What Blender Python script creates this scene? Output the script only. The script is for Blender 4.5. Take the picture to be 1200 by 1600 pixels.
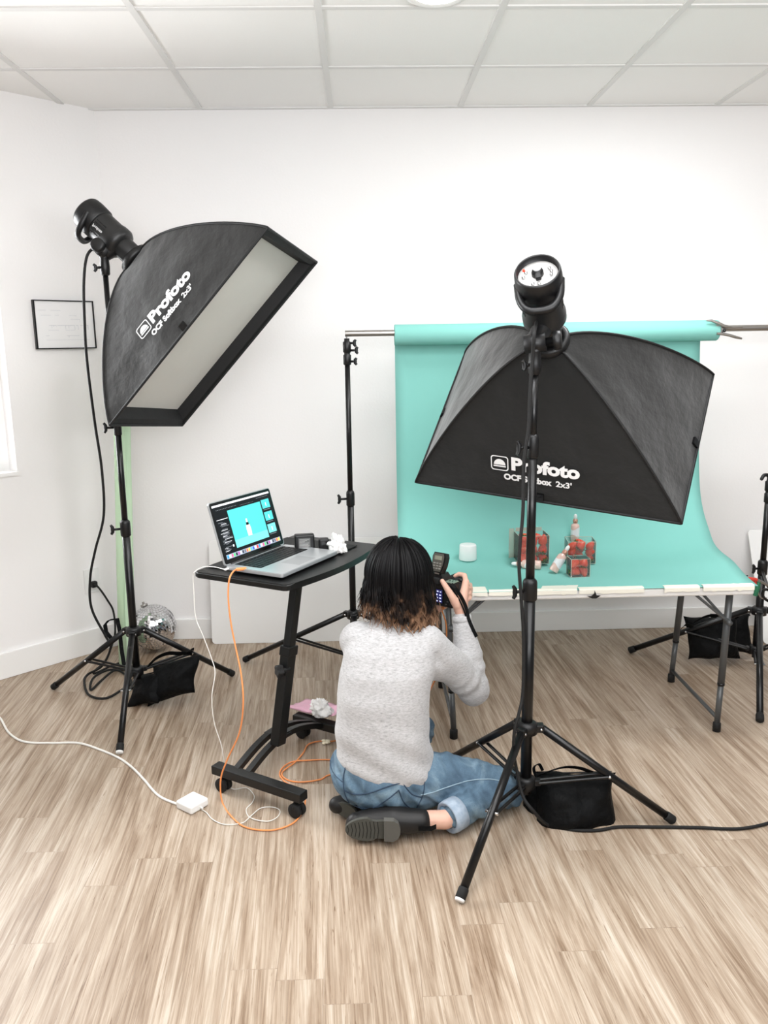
import bpy, bmesh, math, random
import numpy as np
from mathutils import Vector, Matrix, noise
from mathutils.bvhtree import BVHTree

for o in list(bpy.data.objects):
    bpy.data.objects.remove(o)
SC = bpy.context.scene
COL = SC.collection
PI = math.pi
R = math.radians

# ------------------------------------------------------------------ camera
FPX, PITCH, YAW, ROLL, EYE = 1300.0, R(11.55), R(1.46), R(-0.85), 1.525
_f = Vector((math.sin(YAW)*math.cos(PITCH), math.cos(YAW)*math.cos(PITCH), -math.sin(PITCH)))
_r = Vector((math.cos(YAW), -math.sin(YAW), 0))
_u = _r.cross(_f)
CR = _r*math.cos(ROLL) + _u*math.sin(ROLL)
CU = -_r*math.sin(ROLL) + _u*math.cos(ROLL)
CF = _f
CAM = Vector((0, 0, EYE))
cd = bpy.data.cameras.new('camera')
cam = bpy.data.objects.new('scene_camera', cd)
COL.objects.link(cam)
cam.matrix_world = Matrix(((CR.x, CU.x, -CF.x, CAM.x), (CR.y, CU.y, -CF.y, CAM.y), (CR.z, CU.z, -CF.z, CAM.z), (0, 0, 0, 1)))
cd.sensor_fit = 'HORIZONTAL'
cd.sensor_width = 36
cd.lens = FPX/1200*36
cd.clip_start = 0.05
SC.camera = cam

# ------------------------------------------------------------------ world, lights, exposure
SC.view_settings.view_transform = 'Standard'
SC.view_settings.look = 'None'
SC.view_settings.gamma = 1
SC.view_settings.use_curve_mapping = False
SC.view_settings.exposure = 0.05
w = bpy.data.worlds.new('world')
SC.world = w
w.use_nodes = True
w.node_tree.nodes['Background'].inputs[0].default_value = (0.95, 0.975, 1.0, 1)
w.node_tree.nodes['Background'].inputs[1].default_value = 0.22


def area(name, loc, aim, sx, sy, power, col=(1, 1, 1)):
    l = bpy.data.lights.new(name, 'AREA')
    l.shape = 'RECTANGLE'
    l.size, l.size_y, l.energy, l.color = sx, sy, power, col
    o = bpy.data.objects.new(name, l)
    COL.objects.link(o)
    o.location = loc
    o.rotation_euler = (Vector(aim)-Vector(loc)).to_track_quat('-Z', 'Y').to_euler()
    return o


LC = (0.97, 0.98, 1.0)
area('ceiling_panel_light', (-0.4, 0.7, 2.58), (-0.4, 0.7, 0), 1.2, 1.2, 20, LC)
area('ceiling_panel_light', (1.3, 0.7, 2.58), (1.3, 0.7, 0), 1.2, 1.2, 15, LC)
area('ceiling_panel_light', (0.2, 2.0, 2.58), (0.2, 2.0, 0), 1.2, 0.6, 24, LC)
area('ceiling_panel_light', (1.2, 3.0, 2.58), (1.2, 3.0, 0), 0.5, 0.5, 20, LC)
area('window_daylight', (-2.09, 3.548, 1.54), (-1.09, 2.548, 1.54), 1.12, 1.16, 112, LC)
area('added_ceiling_uplight', (0.7, -0.4, 1.75), (0.7, 0.3, 2.6), 3.0, 1.0, 128, LC)  # added fill behind the camera, aimed up to brighten the ceiling; no real lamp


# ------------------------------------------------------------------ pixel helpers: rays through the photo onto real surfaces
def ray(px, py):
    return (CF + CR*((px-600)/FPX) - CU*((py-800)/FPX))


def fl(px, py, z=0.0):
    d = ray(px, py)
    return CAM + d*((z-EYE)/d.z)


def atY(px, py, Y):
    d = ray(px, py)
    return CAM + d*(Y/d.y)


def atL(px, py, off=0.0):      # on the slanted left wall y = x + 5.44
    d = ray(px, py)
    return CAM + d*((5.44-off*1.4142)/(d.y-d.x))


# ------------------------------------------------------------------ materials
def lin(c):
    r = []
    for v in c[:3]:
        v = v/255.0
        r.append(v/12.92 if v <= 0.04045 else ((v+0.055)/1.055)**2.4)
    return (r[0], r[1], r[2], 1)


MATS = {}


def mat(name, rgb, rough=0.5, metal=0.0, bump=None, var=None, spec=0.5, sheen=0.0, trans=0.0, alpha=1.0, emit=0.0, sss=0.0, coat=0.0, ior=1.45):
    if name in MATS:
        return MATS[name]
    m = bpy.data.materials.new(name)
    m.use_nodes = True
    nt = m.node_tree
    b = nt.nodes['Principled BSDF']
    c = lin(rgb)
    b.inputs['Base Color'].default_value = c
    b.inputs['Roughness'].default_value = rough
    b.inputs['Metallic'].default_value = metal
    b.inputs['Specular IOR Level'].default_value = spec
    b.inputs['IOR'].default_value = ior
    b.inputs['Sheen Weight'].default_value = sheen
    b.inputs['Transmission Weight'].default_value = trans
    b.inputs['Alpha'].default_value = alpha
    b.inputs['Coat Weight'].default_value = coat
    if sss:
        b.inputs['Subsurface Weight'].default_value = sss
        b.inputs['Subsurface Radius'].default_value = (0.01, 0.004, 0.002)
        b.inputs['Subsurface Scale'].default_value = 1.0
    if emit:
        b.inputs['Emission Color'].default_value = c
        b.inputs['Emission Strength'].default_value = emit
    if bump or var:
        tc = nt.nodes.new('ShaderNodeTexCoord')
        mp = nt.nodes.new('ShaderNodeMapping')
        nt.links.new(tc.outputs['Object'], mp.inputs[0])
    if bump:      # (scale, strength, distance, stretch)
        n = nt.nodes.new('ShaderNodeTexNoise')
        n.inputs['Scale'].default_value = bump[0]
        n.inputs['Detail'].default_value = 5
        bp = nt.nodes.new('ShaderNodeBump')
        bp.inputs['Strength'].default_value = bump[1]
        bp.inputs['Distance'].default_value = bump[2] if len(bump) > 2 else 0.002
        if len(bump) > 3:
            mp.inputs['Scale'].default_value = bump[3]
        nt.links.new(mp.outputs[0], n.inputs['Vector'])
        nt.links.new(n.outputs['Fac'], bp.inputs['Height'])
        nt.links.new(bp.outputs[0], b.inputs['Normal'])
    if var:       # (scale, rgb2, stretch, lo, hi)
        mp2 = nt.nodes.new('ShaderNodeMapping')
        mp2.inputs['Scale'].default_value = var[2] if len(var) > 2 else (1, 1, 1)
        nt.links.new(tc.outputs['Object'], mp2.inputs[0])
        n2 = nt.nodes.new('ShaderNodeTexNoise')
        n2.inputs['Scale'].default_value = var[0]
        n2.inputs['Detail'].default_value = 6
        cr = nt.nodes.new('ShaderNodeValToRGB')
        cr.color_ramp.elements[0].position = var[3] if len(var) > 3 else 0.35
        cr.color_ramp.elements[1].position = var[4] if len(var) > 4 else 0.65
        cr.color_ramp.elements[0].color = c
        cr.color_ramp.elements[1].color = lin(var[1])
        nt.links.new(mp2.outputs[0], n2.inputs['Vector'])
        nt.links.new(n2.outputs['Fac'], cr.inputs[0])
        nt.links.new(cr.outputs[0], b.inputs['Base Color'])
    MATS[name] = m
    return m


M_wall = mat('wall_paint', (245, 243, 242), 0.75, bump=(90, 0.25, 0.002), spec=0.25)
M_trim = mat('trim_paint', (245, 244, 242), 0.45)
M_ceil = mat('ceiling_tile', (247, 246, 244), 0.9, bump=(160, 0.3, 0.002), spec=0.1)
M_grid = mat('ceiling_grid_paint', (226, 225, 223), 0.6)
M_black = mat('black_metal', (12, 12, 13), 0.3, 0.0, spec=0.5)
M_blackp = mat('black_plastic', (15, 15, 16), 0.42, bump=(700, 0.15, 0.0005))
M_darkgloss = mat('gloss_black', (12, 12, 13), 0.15)
M_rubber = mat('rubber', (22, 22, 22), 0.75)
M_strobe = mat('strobe_plastic', (30, 30, 30), 0.38, bump=(500, 0.1, 0.0004))
M_fabric = mat('softbox_nylon', (24, 24, 23), 0.45, bump=(7, 0.5, 0.02, (1, 1, 1)), spec=0.12, sheen=0.33)
M_piping = mat('black_webbing', (16, 16, 17), 0.6)
M_inner = mat('softbox_lip', (14, 14, 15), 0.7, bump=(30, .3, .004))
M_diff = mat('diffuser_cloth', (205, 202, 195), 0.7, bump=(7, 0.3, 0.01), sheen=0.1)
M_white = mat('white_print', (238, 238, 238), 0.6)
M_chrome = mat('chrome', (215, 215, 215), 0.18, 1.0)
M_steel = mat('brushed_steel', (176, 172, 168), 0.32, 1.0)
M_bag = mat('sandbag_nylon', (6, 7, 8), 0.7, bump=(16, 0.8, 0.02), sheen=0.0, spec=0.2)
M_teal = mat('teal_paper', (130, 192, 183), 0.85, bump=(400, 0.05, 0.0005), spec=0.2)
M_tape = mat('masking_tape', (240, 236, 222), 0.7, bump=(60, .3, .001))
M_tabletop = mat('white_table_plastic', (228, 226, 223), 0.5)
M_greymetal = mat('grey_leg_metal', (88, 90, 91), 0.38, 0.35)
M_foam = mat('foam_board', (244, 243, 241), 0.7)
M_green = mat('green_paper', (196, 228, 192), 0.75, var=(3, (212, 236, 206), (1, 1, .3)))
M_orange = mat('orange_cable', (238, 150, 88), 0.45)
M_whitec = mat('white_cable', (236, 234, 228), 0.45)
M_whitep = mat('white_plastic', (240, 240, 238), 0.35)
M_alu = mat('laptop_aluminium', (196, 198, 200), 0.35, 0.6)
M_cart = mat('cart_black', (16, 17, 17), 0.4, bump=(300, 0.2, 0.0006))
M_mat = mat('mat_black', (30, 30, 29), 0.8)
M_tissue = mat('tissue_paper', (246, 244, 241), 0.85, sss=0.0)
M_pink = mat('pink_plastic', (238, 186, 206), 0.5)
M_skin = mat('skin', (224, 182, 162), 0.5, sss=0.1, var=(12, (214, 164, 144), (1, 1, 1), .4, .7))
M_sweater = None
M_red = mat('red_plastic', (196, 60, 48), 0.4)
M_dgreen = mat('green_plastic', (40, 110, 78), 0.4)


def m_nodes(name):
    m = bpy.data.materials.new(name)
    m.use_nodes = True
    return m, m.node_tree, m.node_tree.nodes['Principled BSDF']


def math_node(nt, op, a, b=None, clamp=False):
    n = nt.nodes.new('ShaderNodeMath')
    n.operation = op
    n.use_clamp = clamp
    for i, v in enumerate((a, b)):
        if v is None:
            continue
        if hasattr(v, 'links'):
            nt.links.new(v, n.inputs[i])
        else:
            n.inputs[i].default_value = v
    return n.outputs[0]


def mix_col(nt, fac, a, b, mode='MIX'):
    n = nt.nodes.new('ShaderNodeMix')
    n.data_type = 'RGBA'
    n.blend_type = mode
    for i, v in ((0, fac), (6, a), (7, b)):
        if hasattr(v, 'links'):
            nt.links.new(v, n.inputs[i])
        else:
            n.inputs[i].default_value = v
    return n.outputs[2]


def ramp(nt, fac, stops):
    n = nt.nodes.new('ShaderNodeValToRGB')
    el = n.color_ramp.elements
    while len(el) < len(stops):
        el.new(0.5)
    for e, (p, c) in zip(el, stops):
        e.position = p
        e.color = c
    nt.links.new(fac, n.inputs[0])
    return n.outputs[0]


def tex(nt, kind, vec, **kw):
    n = nt.nodes.new(kind)
    nt.links.new(vec, n.inputs['Vector'])
    for k, v in kw.items():
        n.inputs[k.replace('_', ' ')].default_value = v
    return n


def mapping(nt, scale=(1, 1, 1), rot=(0, 0, 0), loc=(0, 0, 0)):
    tc = nt.nodes.new('ShaderNodeTexCoord')
    mp = nt.nodes.new('ShaderNodeMapping')
    mp.inputs['Scale'].default_value = scale
    mp.inputs['Rotation'].default_value = rot
    mp.inputs['Location'].default_value = loc
    nt.links.new(tc.outputs['Object'], mp.inputs[0])
    return mp.outputs[0]


def bumpn(nt, b, h, strength, dist):
    n = nt.nodes.new('ShaderNodeBump')
    n.inputs['Strength'].default_value = strength
    n.inputs['Distance'].default_value = dist
    nt.links.new(h, n.inputs['Height'])
    nt.links.new(n.outputs[0], b.inputs['Normal'])


# wood-look vinyl planks running away from the camera
M_floor, nt, b = m_nodes('vinyl_plank')
PW, PL = 0.118, 0.92
tcf = nt.nodes.new('ShaderNodeTexCoord')
spf = nt.nodes.new('ShaderNodeSeparateXYZ')
nt.links.new(tcf.outputs['Object'], spf.inputs[0])
row = math_node(nt, 'FLOOR', math_node(nt, 'DIVIDE', spf.outputs[0], PW))
wn = nt.nodes.new('ShaderNodeTexWhiteNoise')
wn.noise_dimensions = '1D'
nt.links.new(row, wn.inputs['W'])
cbf = nt.nodes.new('ShaderNodeCombineXYZ')
nt.links.new(math_node(nt, 'ADD', spf.outputs[1], math_node(nt, 'MULTIPLY', wn.outputs['Value'], PL)), cbf.inputs[0])
nt.links.new(spf.outputs[0], cbf.inputs[1])
br = tex(nt, 'ShaderNodeTexBrick', cbf.outputs[0], Scale=1.0, Mortar_Size=0.0009, Mortar_Smooth=0.1, Bias=0.0, Brick_Width=PL, Row_Height=PW)
br.offset = 0.0
br.inputs['Color1'].default_value = (0, 0, 0, 1)
br.inputs['Color2'].default_value = (1, 1, 1, 1)
br.inputs['Mortar'].default_value = (0.5, 0.5, 0.5, 1)
pid = br.outputs['Color']
# shift the grain per plank
tcn = nt.nodes.new('ShaderNodeTexCoord')
sep = nt.nodes.new('ShaderNodeSeparateXYZ')
nt.links.new(tcn.outputs['Object'], sep.inputs[0])
comb = nt.nodes.new('ShaderNodeCombineXYZ')
nt.links.new(math_node(nt, 'ADD', sep.outputs[0], math_node(nt, 'MULTIPLY', sep.outputs[1], 0.06)), comb.inputs[0])
nt.links.new(sep.outputs[1], comb.inputs[1])
nt.links.new(math_node(nt, 'MULTIPLY', pid, 7.0), comb.inputs[2])


def grain(sx, sy, scale, detail=8, rough=0.6, dist=0.6):
    mp = nt.nodes.new('ShaderNodeMapping')
    mp.inputs['Scale'].default_value = (sx, sy, 1)
    nt.links.new(comb.outputs[0], mp.inputs[0])
    n = nt.nodes.new('ShaderNodeTexNoise')
    n.inputs['Scale'].default_value = scale
    n.inputs['Detail'].default_value = detail
    n.inputs['Roughness'].default_value = rough
    n.inputs['Distortion'].default_value = dist
    nt.links.new(mp.outputs[0], n.inputs['Vector'])
    return n.outputs['Fac']


g0 = grain(9, 0.9, 1.6, 4, 0.6, 1.0)
g1 = grain(52, 1.2, 1.5, 8, 0.7, 0.7)
g2 = grain(220, 2.6, 2.0, 4, 0.65, 0.1)
g3 = grain(60, 2.2, 1.9, 4, 0.62, 1.8)
mixf = math_node(nt, 'ADD', math_node(nt, 'MULTIPLY', g0, 0.42), math_node(nt, 'MULTIPLY', g1, 0.58))
base = ramp(nt, mixf, [(0.35, lin((124, 100, 78))), (0.44, lin((160, 139, 118))), (0.53, lin((188, 170, 150))), (0.64, lin((212, 199, 183)))])
fine = ramp(nt, g2, [(0.35, (0.72, 0.69, 0.66, 1)), (0.58, (1, 1, 1, 1))])
c1 = mix_col(nt, 0.7, base, fine, 'MULTIPLY')
streak = ramp(nt, g3, [(0.31, (0.46, 0.36, 0.28, 1)), (0.38, (1, 1, 1, 1))])
c2 = mix_col(nt, 0.85, c1, streak, 'MULTIPLY')
tint = ramp(nt, pid, [(0.0, (0.84, 0.835, 0.83, 1)), (1.0, (0.94, 0.94, 0.945, 1))])
c3 = mix_col(nt, 1.0, c2, tint, 'MULTIPLY')
c4 = mix_col(nt, math_node(nt, 'MULTIPLY', br.outputs['Fac'], 0.3), c3, lin((110, 95, 82)))
nt.links.new(c4, b.inputs['Base Color'])
b.inputs['Roughness'].default_value = 0.42
b.inputs['Specular IOR Level'].default_value = 0.35
bumpn(nt, b, g2, 0.15, 0.001)

# heather grey knit
M_sweater, nt, b = m_nodes('heather_knit')
v = mapping(nt, scale=(60, 60, 330))
n1 = tex(nt, 'ShaderNodeTexNoise', v, Scale=1.6, Detail=4.0, Roughness=0.7)
v2 = mapping(nt, scale=(1, 1, 3))
n2 = tex(nt, 'ShaderNodeTexNoise', v2, Scale=60.0, Detail=6.0, Roughness=0.75)
s = math_node(nt, 'ADD', math_node(nt, 'MULTIPLY', n1.outputs['Fac'], 0.55), math_node(nt, 'MULTIPLY', n2.outputs['Fac'], 0.45))
nt.links.new(ramp(nt, s, [(0.34, lin((134, 133, 134))), (0.46, lin((174, 173, 173))), (0.60, lin((196, 195, 196)))]), b.inputs['Base Color'])
b.inputs['Roughness'].default_value = 0.9
b.inputs['Sheen Weight'].default_value = 0.3
v3 = mapping(nt, scale=(300, 300, 400))
n3 = tex(nt, 'ShaderNodeTexNoise', v3, Scale=1.0, Detail=2.0)
bumpn(nt, b, n3.outputs['Fac'], 0.2, 0.001)

# washed denim
M_denim, nt, b = m_nodes('washed_denim')
v = mapping(nt, scale=(1, 1, 1))
n1 = tex(nt, 'ShaderNodeTexNoise', v, Scale=11.0, Detail=7.0, Distortion=0.8, Roughness=0.6)
n2 = tex(nt, 'ShaderNodeTexNoise', v, Scale=420.0, Detail=2.0)
c = ramp(nt, n1.outputs['Fac'], [(0.30, lin((62, 84, 104))), (0.5, lin((88, 114, 134))), (0.70, lin((132, 156, 170)))])
c = mix_col(nt, 0.5, c, ramp(nt, n2.outputs['Fac'], [(0.35, (.7, .7, .72, 1)), (0.6, (1, 1, 1, 1))]), 'MULTIPLY')
nt.links.new(c, b.inputs['Base Color'])
b.inputs['Roughness'].default_value = 0.85
bumpn(nt, b, n2.outputs['Fac'], 0.3, 0.001)
M_stitch = mat('denim_stitch', (48, 66, 86), 0.8)
M_stitchl = mat('denim_seam_worn', (150, 172, 186), 0.8)
M_cuff = mat('denim_inside', (172, 186, 200), 0.85, var=(60, (150, 166, 184)))

# hair: black roots, brown ends (dyed by length: height from the floor)
M_hair, nt, b = m_nodes('ombre_hair')
tc = nt.nodes.new('ShaderNodeTexCoord')
sp = nt.nodes.new('ShaderNodeSeparateXYZ')
nt.links.new(tc.outputs['Object'], sp.inputs[0])
nz = tex(nt, 'ShaderNodeTexNoise', tc.outputs['Object'], Scale=28.0, Detail=3.0)
h = math_node(nt, 'ADD', sp.outputs[2], math_node(nt, 'MULTIPLY', math_node(nt, 'SUBTRACT', nz.outputs['Fac'], 0.5), 0.26))
fac = math_node(nt, 'DIVIDE', math_node(nt, 'SUBTRACT', h, 0.622), 0.12, clamp=True)
nt.links.new(ramp(nt, fac, [(0.0, lin((150, 118, 94))), (0.3, lin((104, 78, 60))), (0.62, lin((32, 25, 22))), (1.0, lin((10, 9, 10)))]), b.inputs['Base Color'])
b.inputs['Roughness'].default_value = 0.45
b.inputs['Specular IOR Level'].default_value = 0.12

M_straw, nt, b = m_nodes('strawberry_skin')
v = mapping(nt)
vo = tex(nt, 'ShaderNodeTexVoronoi', v, Scale=170.0)
n1 = tex(nt, 'ShaderNodeTexNoise', v, Scale=25.0)
c = ramp(nt, n1.outputs['Fac'], [(0.3, lin((214, 42, 30))), (0.7, lin((236, 84, 52)))])
c = mix_col(nt, ramp(nt, vo.outputs['Distance'], [(0.10, (1, 1, 1, 1)), (0.22, (0, 0, 0, 1))]), c, lin((232, 170, 90)))
nt.links.new(c, b.inputs['Base Color'])
b.inputs['Roughness'].default_value = 0.35
M_leaf = mat('strawberry_leaf', (70, 105, 48), 0.6)
M_serum = mat('pink_serum_glass', (232, 196, 184), 0.2, coat=0.4)
M_label = mat('bottle_label', (240, 238, 240), 0.5)

M_clear = bpy.data.materials.new('clear_plastic')
M_clear.use_nodes = True
nt = M_clear.node_tree
b = nt.nodes['Principled BSDF']
tr = nt.nodes.new('ShaderNodeBsdfTransparent')
tr.inputs[0].default_value = (0.99, 0.995, 0.993, 1)
gl = nt.nodes.new('ShaderNodeBsdfGlossy')
gl.inputs['Roughness'].default_value = 0.08
df = nt.nodes.new('ShaderNodeBsdfDiffuse')
df.inputs[0].default_value = (0.9, 0.9, 0.87, 1)
m1 = nt.nodes.new('ShaderNodeMixShader')
m1.inputs[0].default_value = 0.035
m2 = nt.nodes.new('ShaderNodeMixShader')
lw = nt.nodes.new('ShaderNodeFresnel')
nt.links.new(tr.outputs[0], m1.inputs[1])
nt.links.new(df.outputs[0], m1.inputs[2])
nt.links.new(lw.outputs[0], m2.inputs[0])
nt.links.new(m1.outputs[0], m2.inputs[1])
nt.links.new(gl.outputs[0], m2.inputs[2])
nt.links.new(m2.outputs[0], nt.nodes['Material Output'].inputs[0])
nt.nodes.remove(b)
M_flap = mat('milky_clear_flap', (214, 206, 190), 0.35, alpha=0.45)
M_clearedge = mat('clear_plastic_edge', (206, 208, 190), 0.3)


def em(name, rgb, s=1.0):
    return mat(name, rgb, 0.4, emit=s*0.62, spec=0.2)


# ------------------------------------------------------------------ mesh builder
def basis(z, up=None):
    z = Vector(z).normalized()
    up = Vector(up) if up else (Vector((0, 0, 1)) if abs(z.z) < 0.95 else Vector((1, 0, 0)))
    x = up.cross(z).normalized()
    y = z.cross(x)
    return x, y, z


def frame(o, x, y, z):
    return Matrix(((x[0], y[0], z[0], o[0]), (x[1], y[1], z[1], o[1]), (x[2], y[2], z[2], o[2]), (0, 0, 0, 1)))


def catmull(pts, n=8):
    pts = [Vector(p) for p in pts]
    P = [pts[0]*2-pts[1]]+pts+[pts[-1]*2-pts[-2]]
    out = []
    for i in range(1, len(P)-2):
        a, b_, c_, d_ = P[i-1], P[i], P[i+1], P[i+2]
        for k in range(n):
            t = k/n
            out.append(0.5*((2*b_)+(c_-a)*t+(2*a-5*b_+4*c_-d_)*t*t+(3*b_-a-3*c_+d_)*t**3))
    out.append(pts[-1])
    return out


class MB:
    def __init__(s):
        s.v, s.f, s.mi, s.sm, s.mats = [], [], [], [], []
        s.m = 0

    def use(s, m):
        if m not in s.mats:
            s.mats.append(m)
        s.m = s.mats.index(m)
        return s

    def add(s, vs, fs, smooth=False, M=None):
        o = len(s.v)
        for p in vs:
            p = Vector(p)
            s.v.append(M @ p if M is not None else p)
        for f in fs:
            s.f.append(tuple(i+o for i in f))
            s.mi.append(s.m)
            s.sm.append(smooth)
        return s

    def box(s, c, size, M=None, bev=0.0, seg=2):
        bm = bmesh.new()
        bmesh.ops.create_cube(bm, size=1)
        for v in bm.verts:
            v.co = Vector((v.co.x*size[0], v.co.y*size[1], v.co.z*size[2]))
        if bev:
            bmesh.ops.bevel(bm, geom=bm.edges[:], offset=bev, segments=seg, affect='EDGES', profile=0.5)
        T = Matrix.Translation(c)
        if M is not None:
            T = M @ T
        s.bm(bm, T)
        return s

    def bm(s, bm, T=None, smooth=False):
        bm.verts.index_update()
        s.add([v.co.copy() for v in bm.verts], [[v.index for v in f.verts] for f in bm.faces], smooth, T)
        bm.free()
        return s

    def tube(s, pts, r, seg=10, caps=True, smooth=True, flat=None, up=None):
        pts = [Vector(p) for p in pts]
        n = len(pts)
        rs = r if isinstance(r, (list, tuple)) else [r]*n
        vs, fs = [], []
        x = None
        for i, p in enumerate(pts):
            t = (pts[min(i+1, n-1)]-pts[max(i-1, 0)])
            if t.length < 1e-9:
                t = Vector((0, 0, 1))
            t.normalize()
            if x is None or up is not None:
                x, y, _ = basis(t, up)
            else:
                x = (x-t*x.dot(t))
                if x.length < 1e-6:
                    x, y, _ = basis(t)
                x.normalize()
                y = t.cross(x)
            for k in range(seg):
                a = 2*PI*k/seg
                fx = flat if flat else 1.0
                vs.append(p+x*math.cos(a)*rs[i]+y*math.sin(a)*rs[i]*fx)
        for i in range(n-1):
            for k in range(seg):
                a, b_ = i*seg+k, i*seg+(k+1) % seg
                fs.append((a, b_, b_+seg, a+seg))
        s.add(vs, fs, smooth)
        if caps:
            s.add(vs[:seg], [tuple(range(seg))[::-1]], False)
            s.add(vs[-seg:], [tuple(range(seg))], False)
        return s

    def lathe(s, prof, o, axis, seg=28, smooth=True, up=None, sq=1.0):
        """prof: list of (r, h) along axis from o"""
        x, y, z = basis(axis, up)
        vs, fs = [], []
        for (r, h) in prof:
            for k in range(seg):
                a = 2*PI*k/seg
                vs.append(Vector(o)+z*h+x*math.cos(a)*r+y*math.sin(a)*r*sq)
        for i in range(len(prof)-1):
            for k in range(seg):
                a, b_ = i*seg+k, i*seg+(k+1) % seg
                fs.append((a, b_, b_+seg, a+seg))
        fs.append(tuple(range(seg))[::-1])
        fs.append(tuple(range((len(prof)-1)*seg, len(prof)*seg)))
        return s.add(vs, fs, smooth)

    def cyl(s, a, b_, r, r2=None, seg=16):
        a, b_ = Vector(a), Vector(b_)
        L = (b_-a).length
        r2 = r if r2 is None else r2
        return s.lathe([(r, 0), (r2, L)], a, b_-a, seg)

    def ball(s, c, r, sc=(1, 1, 1), M=None, u=16, v=10):
        vs, fs = [], []
        for i in range(v+1):
            th = PI*i/v
            for k in range(u):
                a = 2*PI*k/u
                p = Vector((math.sin(th)*math.cos(a)*r*sc[0], math.sin(th)*math.sin(a)*r*sc[1], math.cos(th)*r*sc[2]))
                vs.append(p)
        for i in range(v):
            for k in range(u):
                fs.append((i*u+k, (i+1)*u+k, (i+1)*u+(k+1) % u, i*u+(k+1) % u))
        T = Matrix.Translation(c) @ (M if M is not None else Matrix.Identity(4))
        return s.add(vs, fs, True, T)

    def ribbon(s, pts, wv, th=0.0015):
        """flat strap: pts with width vectors"""
        pts = [Vector(p) for p in pts]
        n = len(pts)
        vs, fs = [], []
        for i, p in enumerate(pts):
            wd = Vector(wv[i] if isinstance(wv, list) else wv)
            t = (pts[min(i+1, n-1)]-pts[max(i-1, 0)]).normalized()
            nn = t.cross(wd).normalized()*th
            vs += [p-wd-nn, p+wd-nn, p+wd+nn, p-wd+nn]
        for i in range(n-1):
            for k in range(4):
                a, b_ = i*4+k, i*4+(k+1) % 4
                fs.append((a, b_, b_+4, a+4))
        fs += [(3, 2, 1, 0), tuple(range(4*n-4, 4*n))]
        return s.add(vs, fs, False)

    def build(s, name, m=None, parent=None, org=None, weld=False):
        if org is None:
            if parent is not None:
                org = ORG[parent.name]
            else:
                xs = [p.x for p in s.v]
                ys = [p.y for p in s.v]
                zs = [p.z for p in s.v]
                org = Vector(((min(xs)+max(xs))/2, (min(ys)+max(ys))/2, min(zs)))
        org = Vector(org)
        me = bpy.data.meshes.new(name)
        me.from_pydata([p-org for p in s.v], [], s.f)
        if s.mats:
            for mm in s.mats:
                me.materials.append(mm)
            if m is not None and m not in s.mats:
                me.materials.append(m)
            me.polygons.foreach_set('material_index', s.mi)
        elif m is not None:
            me.materials.append(m)
        me.polygons.foreach_set('use_smooth', s.sm)
        bm = bmesh.new()
        bm.from_mesh(me)
        if weld:
            bmesh.ops.remove_doubles(bm, verts=bm.verts, dist=1e-5)
        bmesh.ops.recalc_face_normals(bm, faces=bm.faces)
        bm.to_mesh(me)
        bm.free()
        me.update()
        o = bpy.data.objects.new(name, me)
        COL.objects.link(o)
        if parent is not None:
            o.parent = parent
        else:
            o.location = org
        ORG[o.name] = org
        return o


ORG = {}


def tag(o, label=None, cat=None, group=None, kind=None):
    if label:
        o['label'] = label
    if cat:
        o['category'] = cat
    if group:
        o['group'] = group
    if kind:
        o['kind'] = kind
    return o


def thing(name, loc, label, cat, group=None):
    o = bpy.data.objects.new(name, None)
    COL.objects.link(o)
    o.location = loc
    o.empty_display_size = 0.1
    ORG[o.name] = Vector(loc)
    return tag(o, label, cat, group)


def struct(o):
    o['kind'] = 'structure'
    return o


# ================================================================== SETTING
CEIL = 2.609
WY = 4.22
struct(MB().box((0.4, 1.6, -0.05), (7.2, 5.6, 0.1)).build('floor', M_floor, org=(0, 0, 0)))
struct(MB().box((0.4, 1.6, CEIL+0.05), (7.2, 5.6, 0.1)).build('ceiling', M_ceil, org=(0, 0, CEIL)))
g = MB()
for k in range(-4, 7):
    x = -0.725+0.61*k
    g.box((x, 1.4, CEIL-0.002), (0.024, 5.62, 0.008))
for k in range(0, 9):
    y = WY-0.589-0.61*k
    g.box((0.3, y, CEIL-0.0015), (6.4, 0.024, 0.007))
g.box((1.2, WY-0.01, CEIL-0.002), (4.9, 0.022, 0.01))
struct(g.build('trim_1', M_grid, org=(0, 0, CEIL)))
struct(MB().box((1.4, WY+0.06, CEIL/2), (5.24, 0.12, CEIL)).build('wall_back', M_wall, org=(1.4, WY, 0)))
# slanted left wall with the window opening; local frame: s along the wall away from the corner, n into the room
CX, CY = -1.22, 4.22
LS = Vector((-0.70711, -0.70711, 0))
LN = Vector((0.70711, -0.70711, 0))
LM = frame((CX, CY, 0), LS, Vector((0, 0, 1)), LN)


def lwall(mb, s0, s1, z0, z1, n0, n1, bev=0):
    mb.box(((s0+s1)/2, (z0+z1)/2, (n0+n1)/2), (s1-s0, z1-z0, n1-n0), LM, bev)


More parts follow.
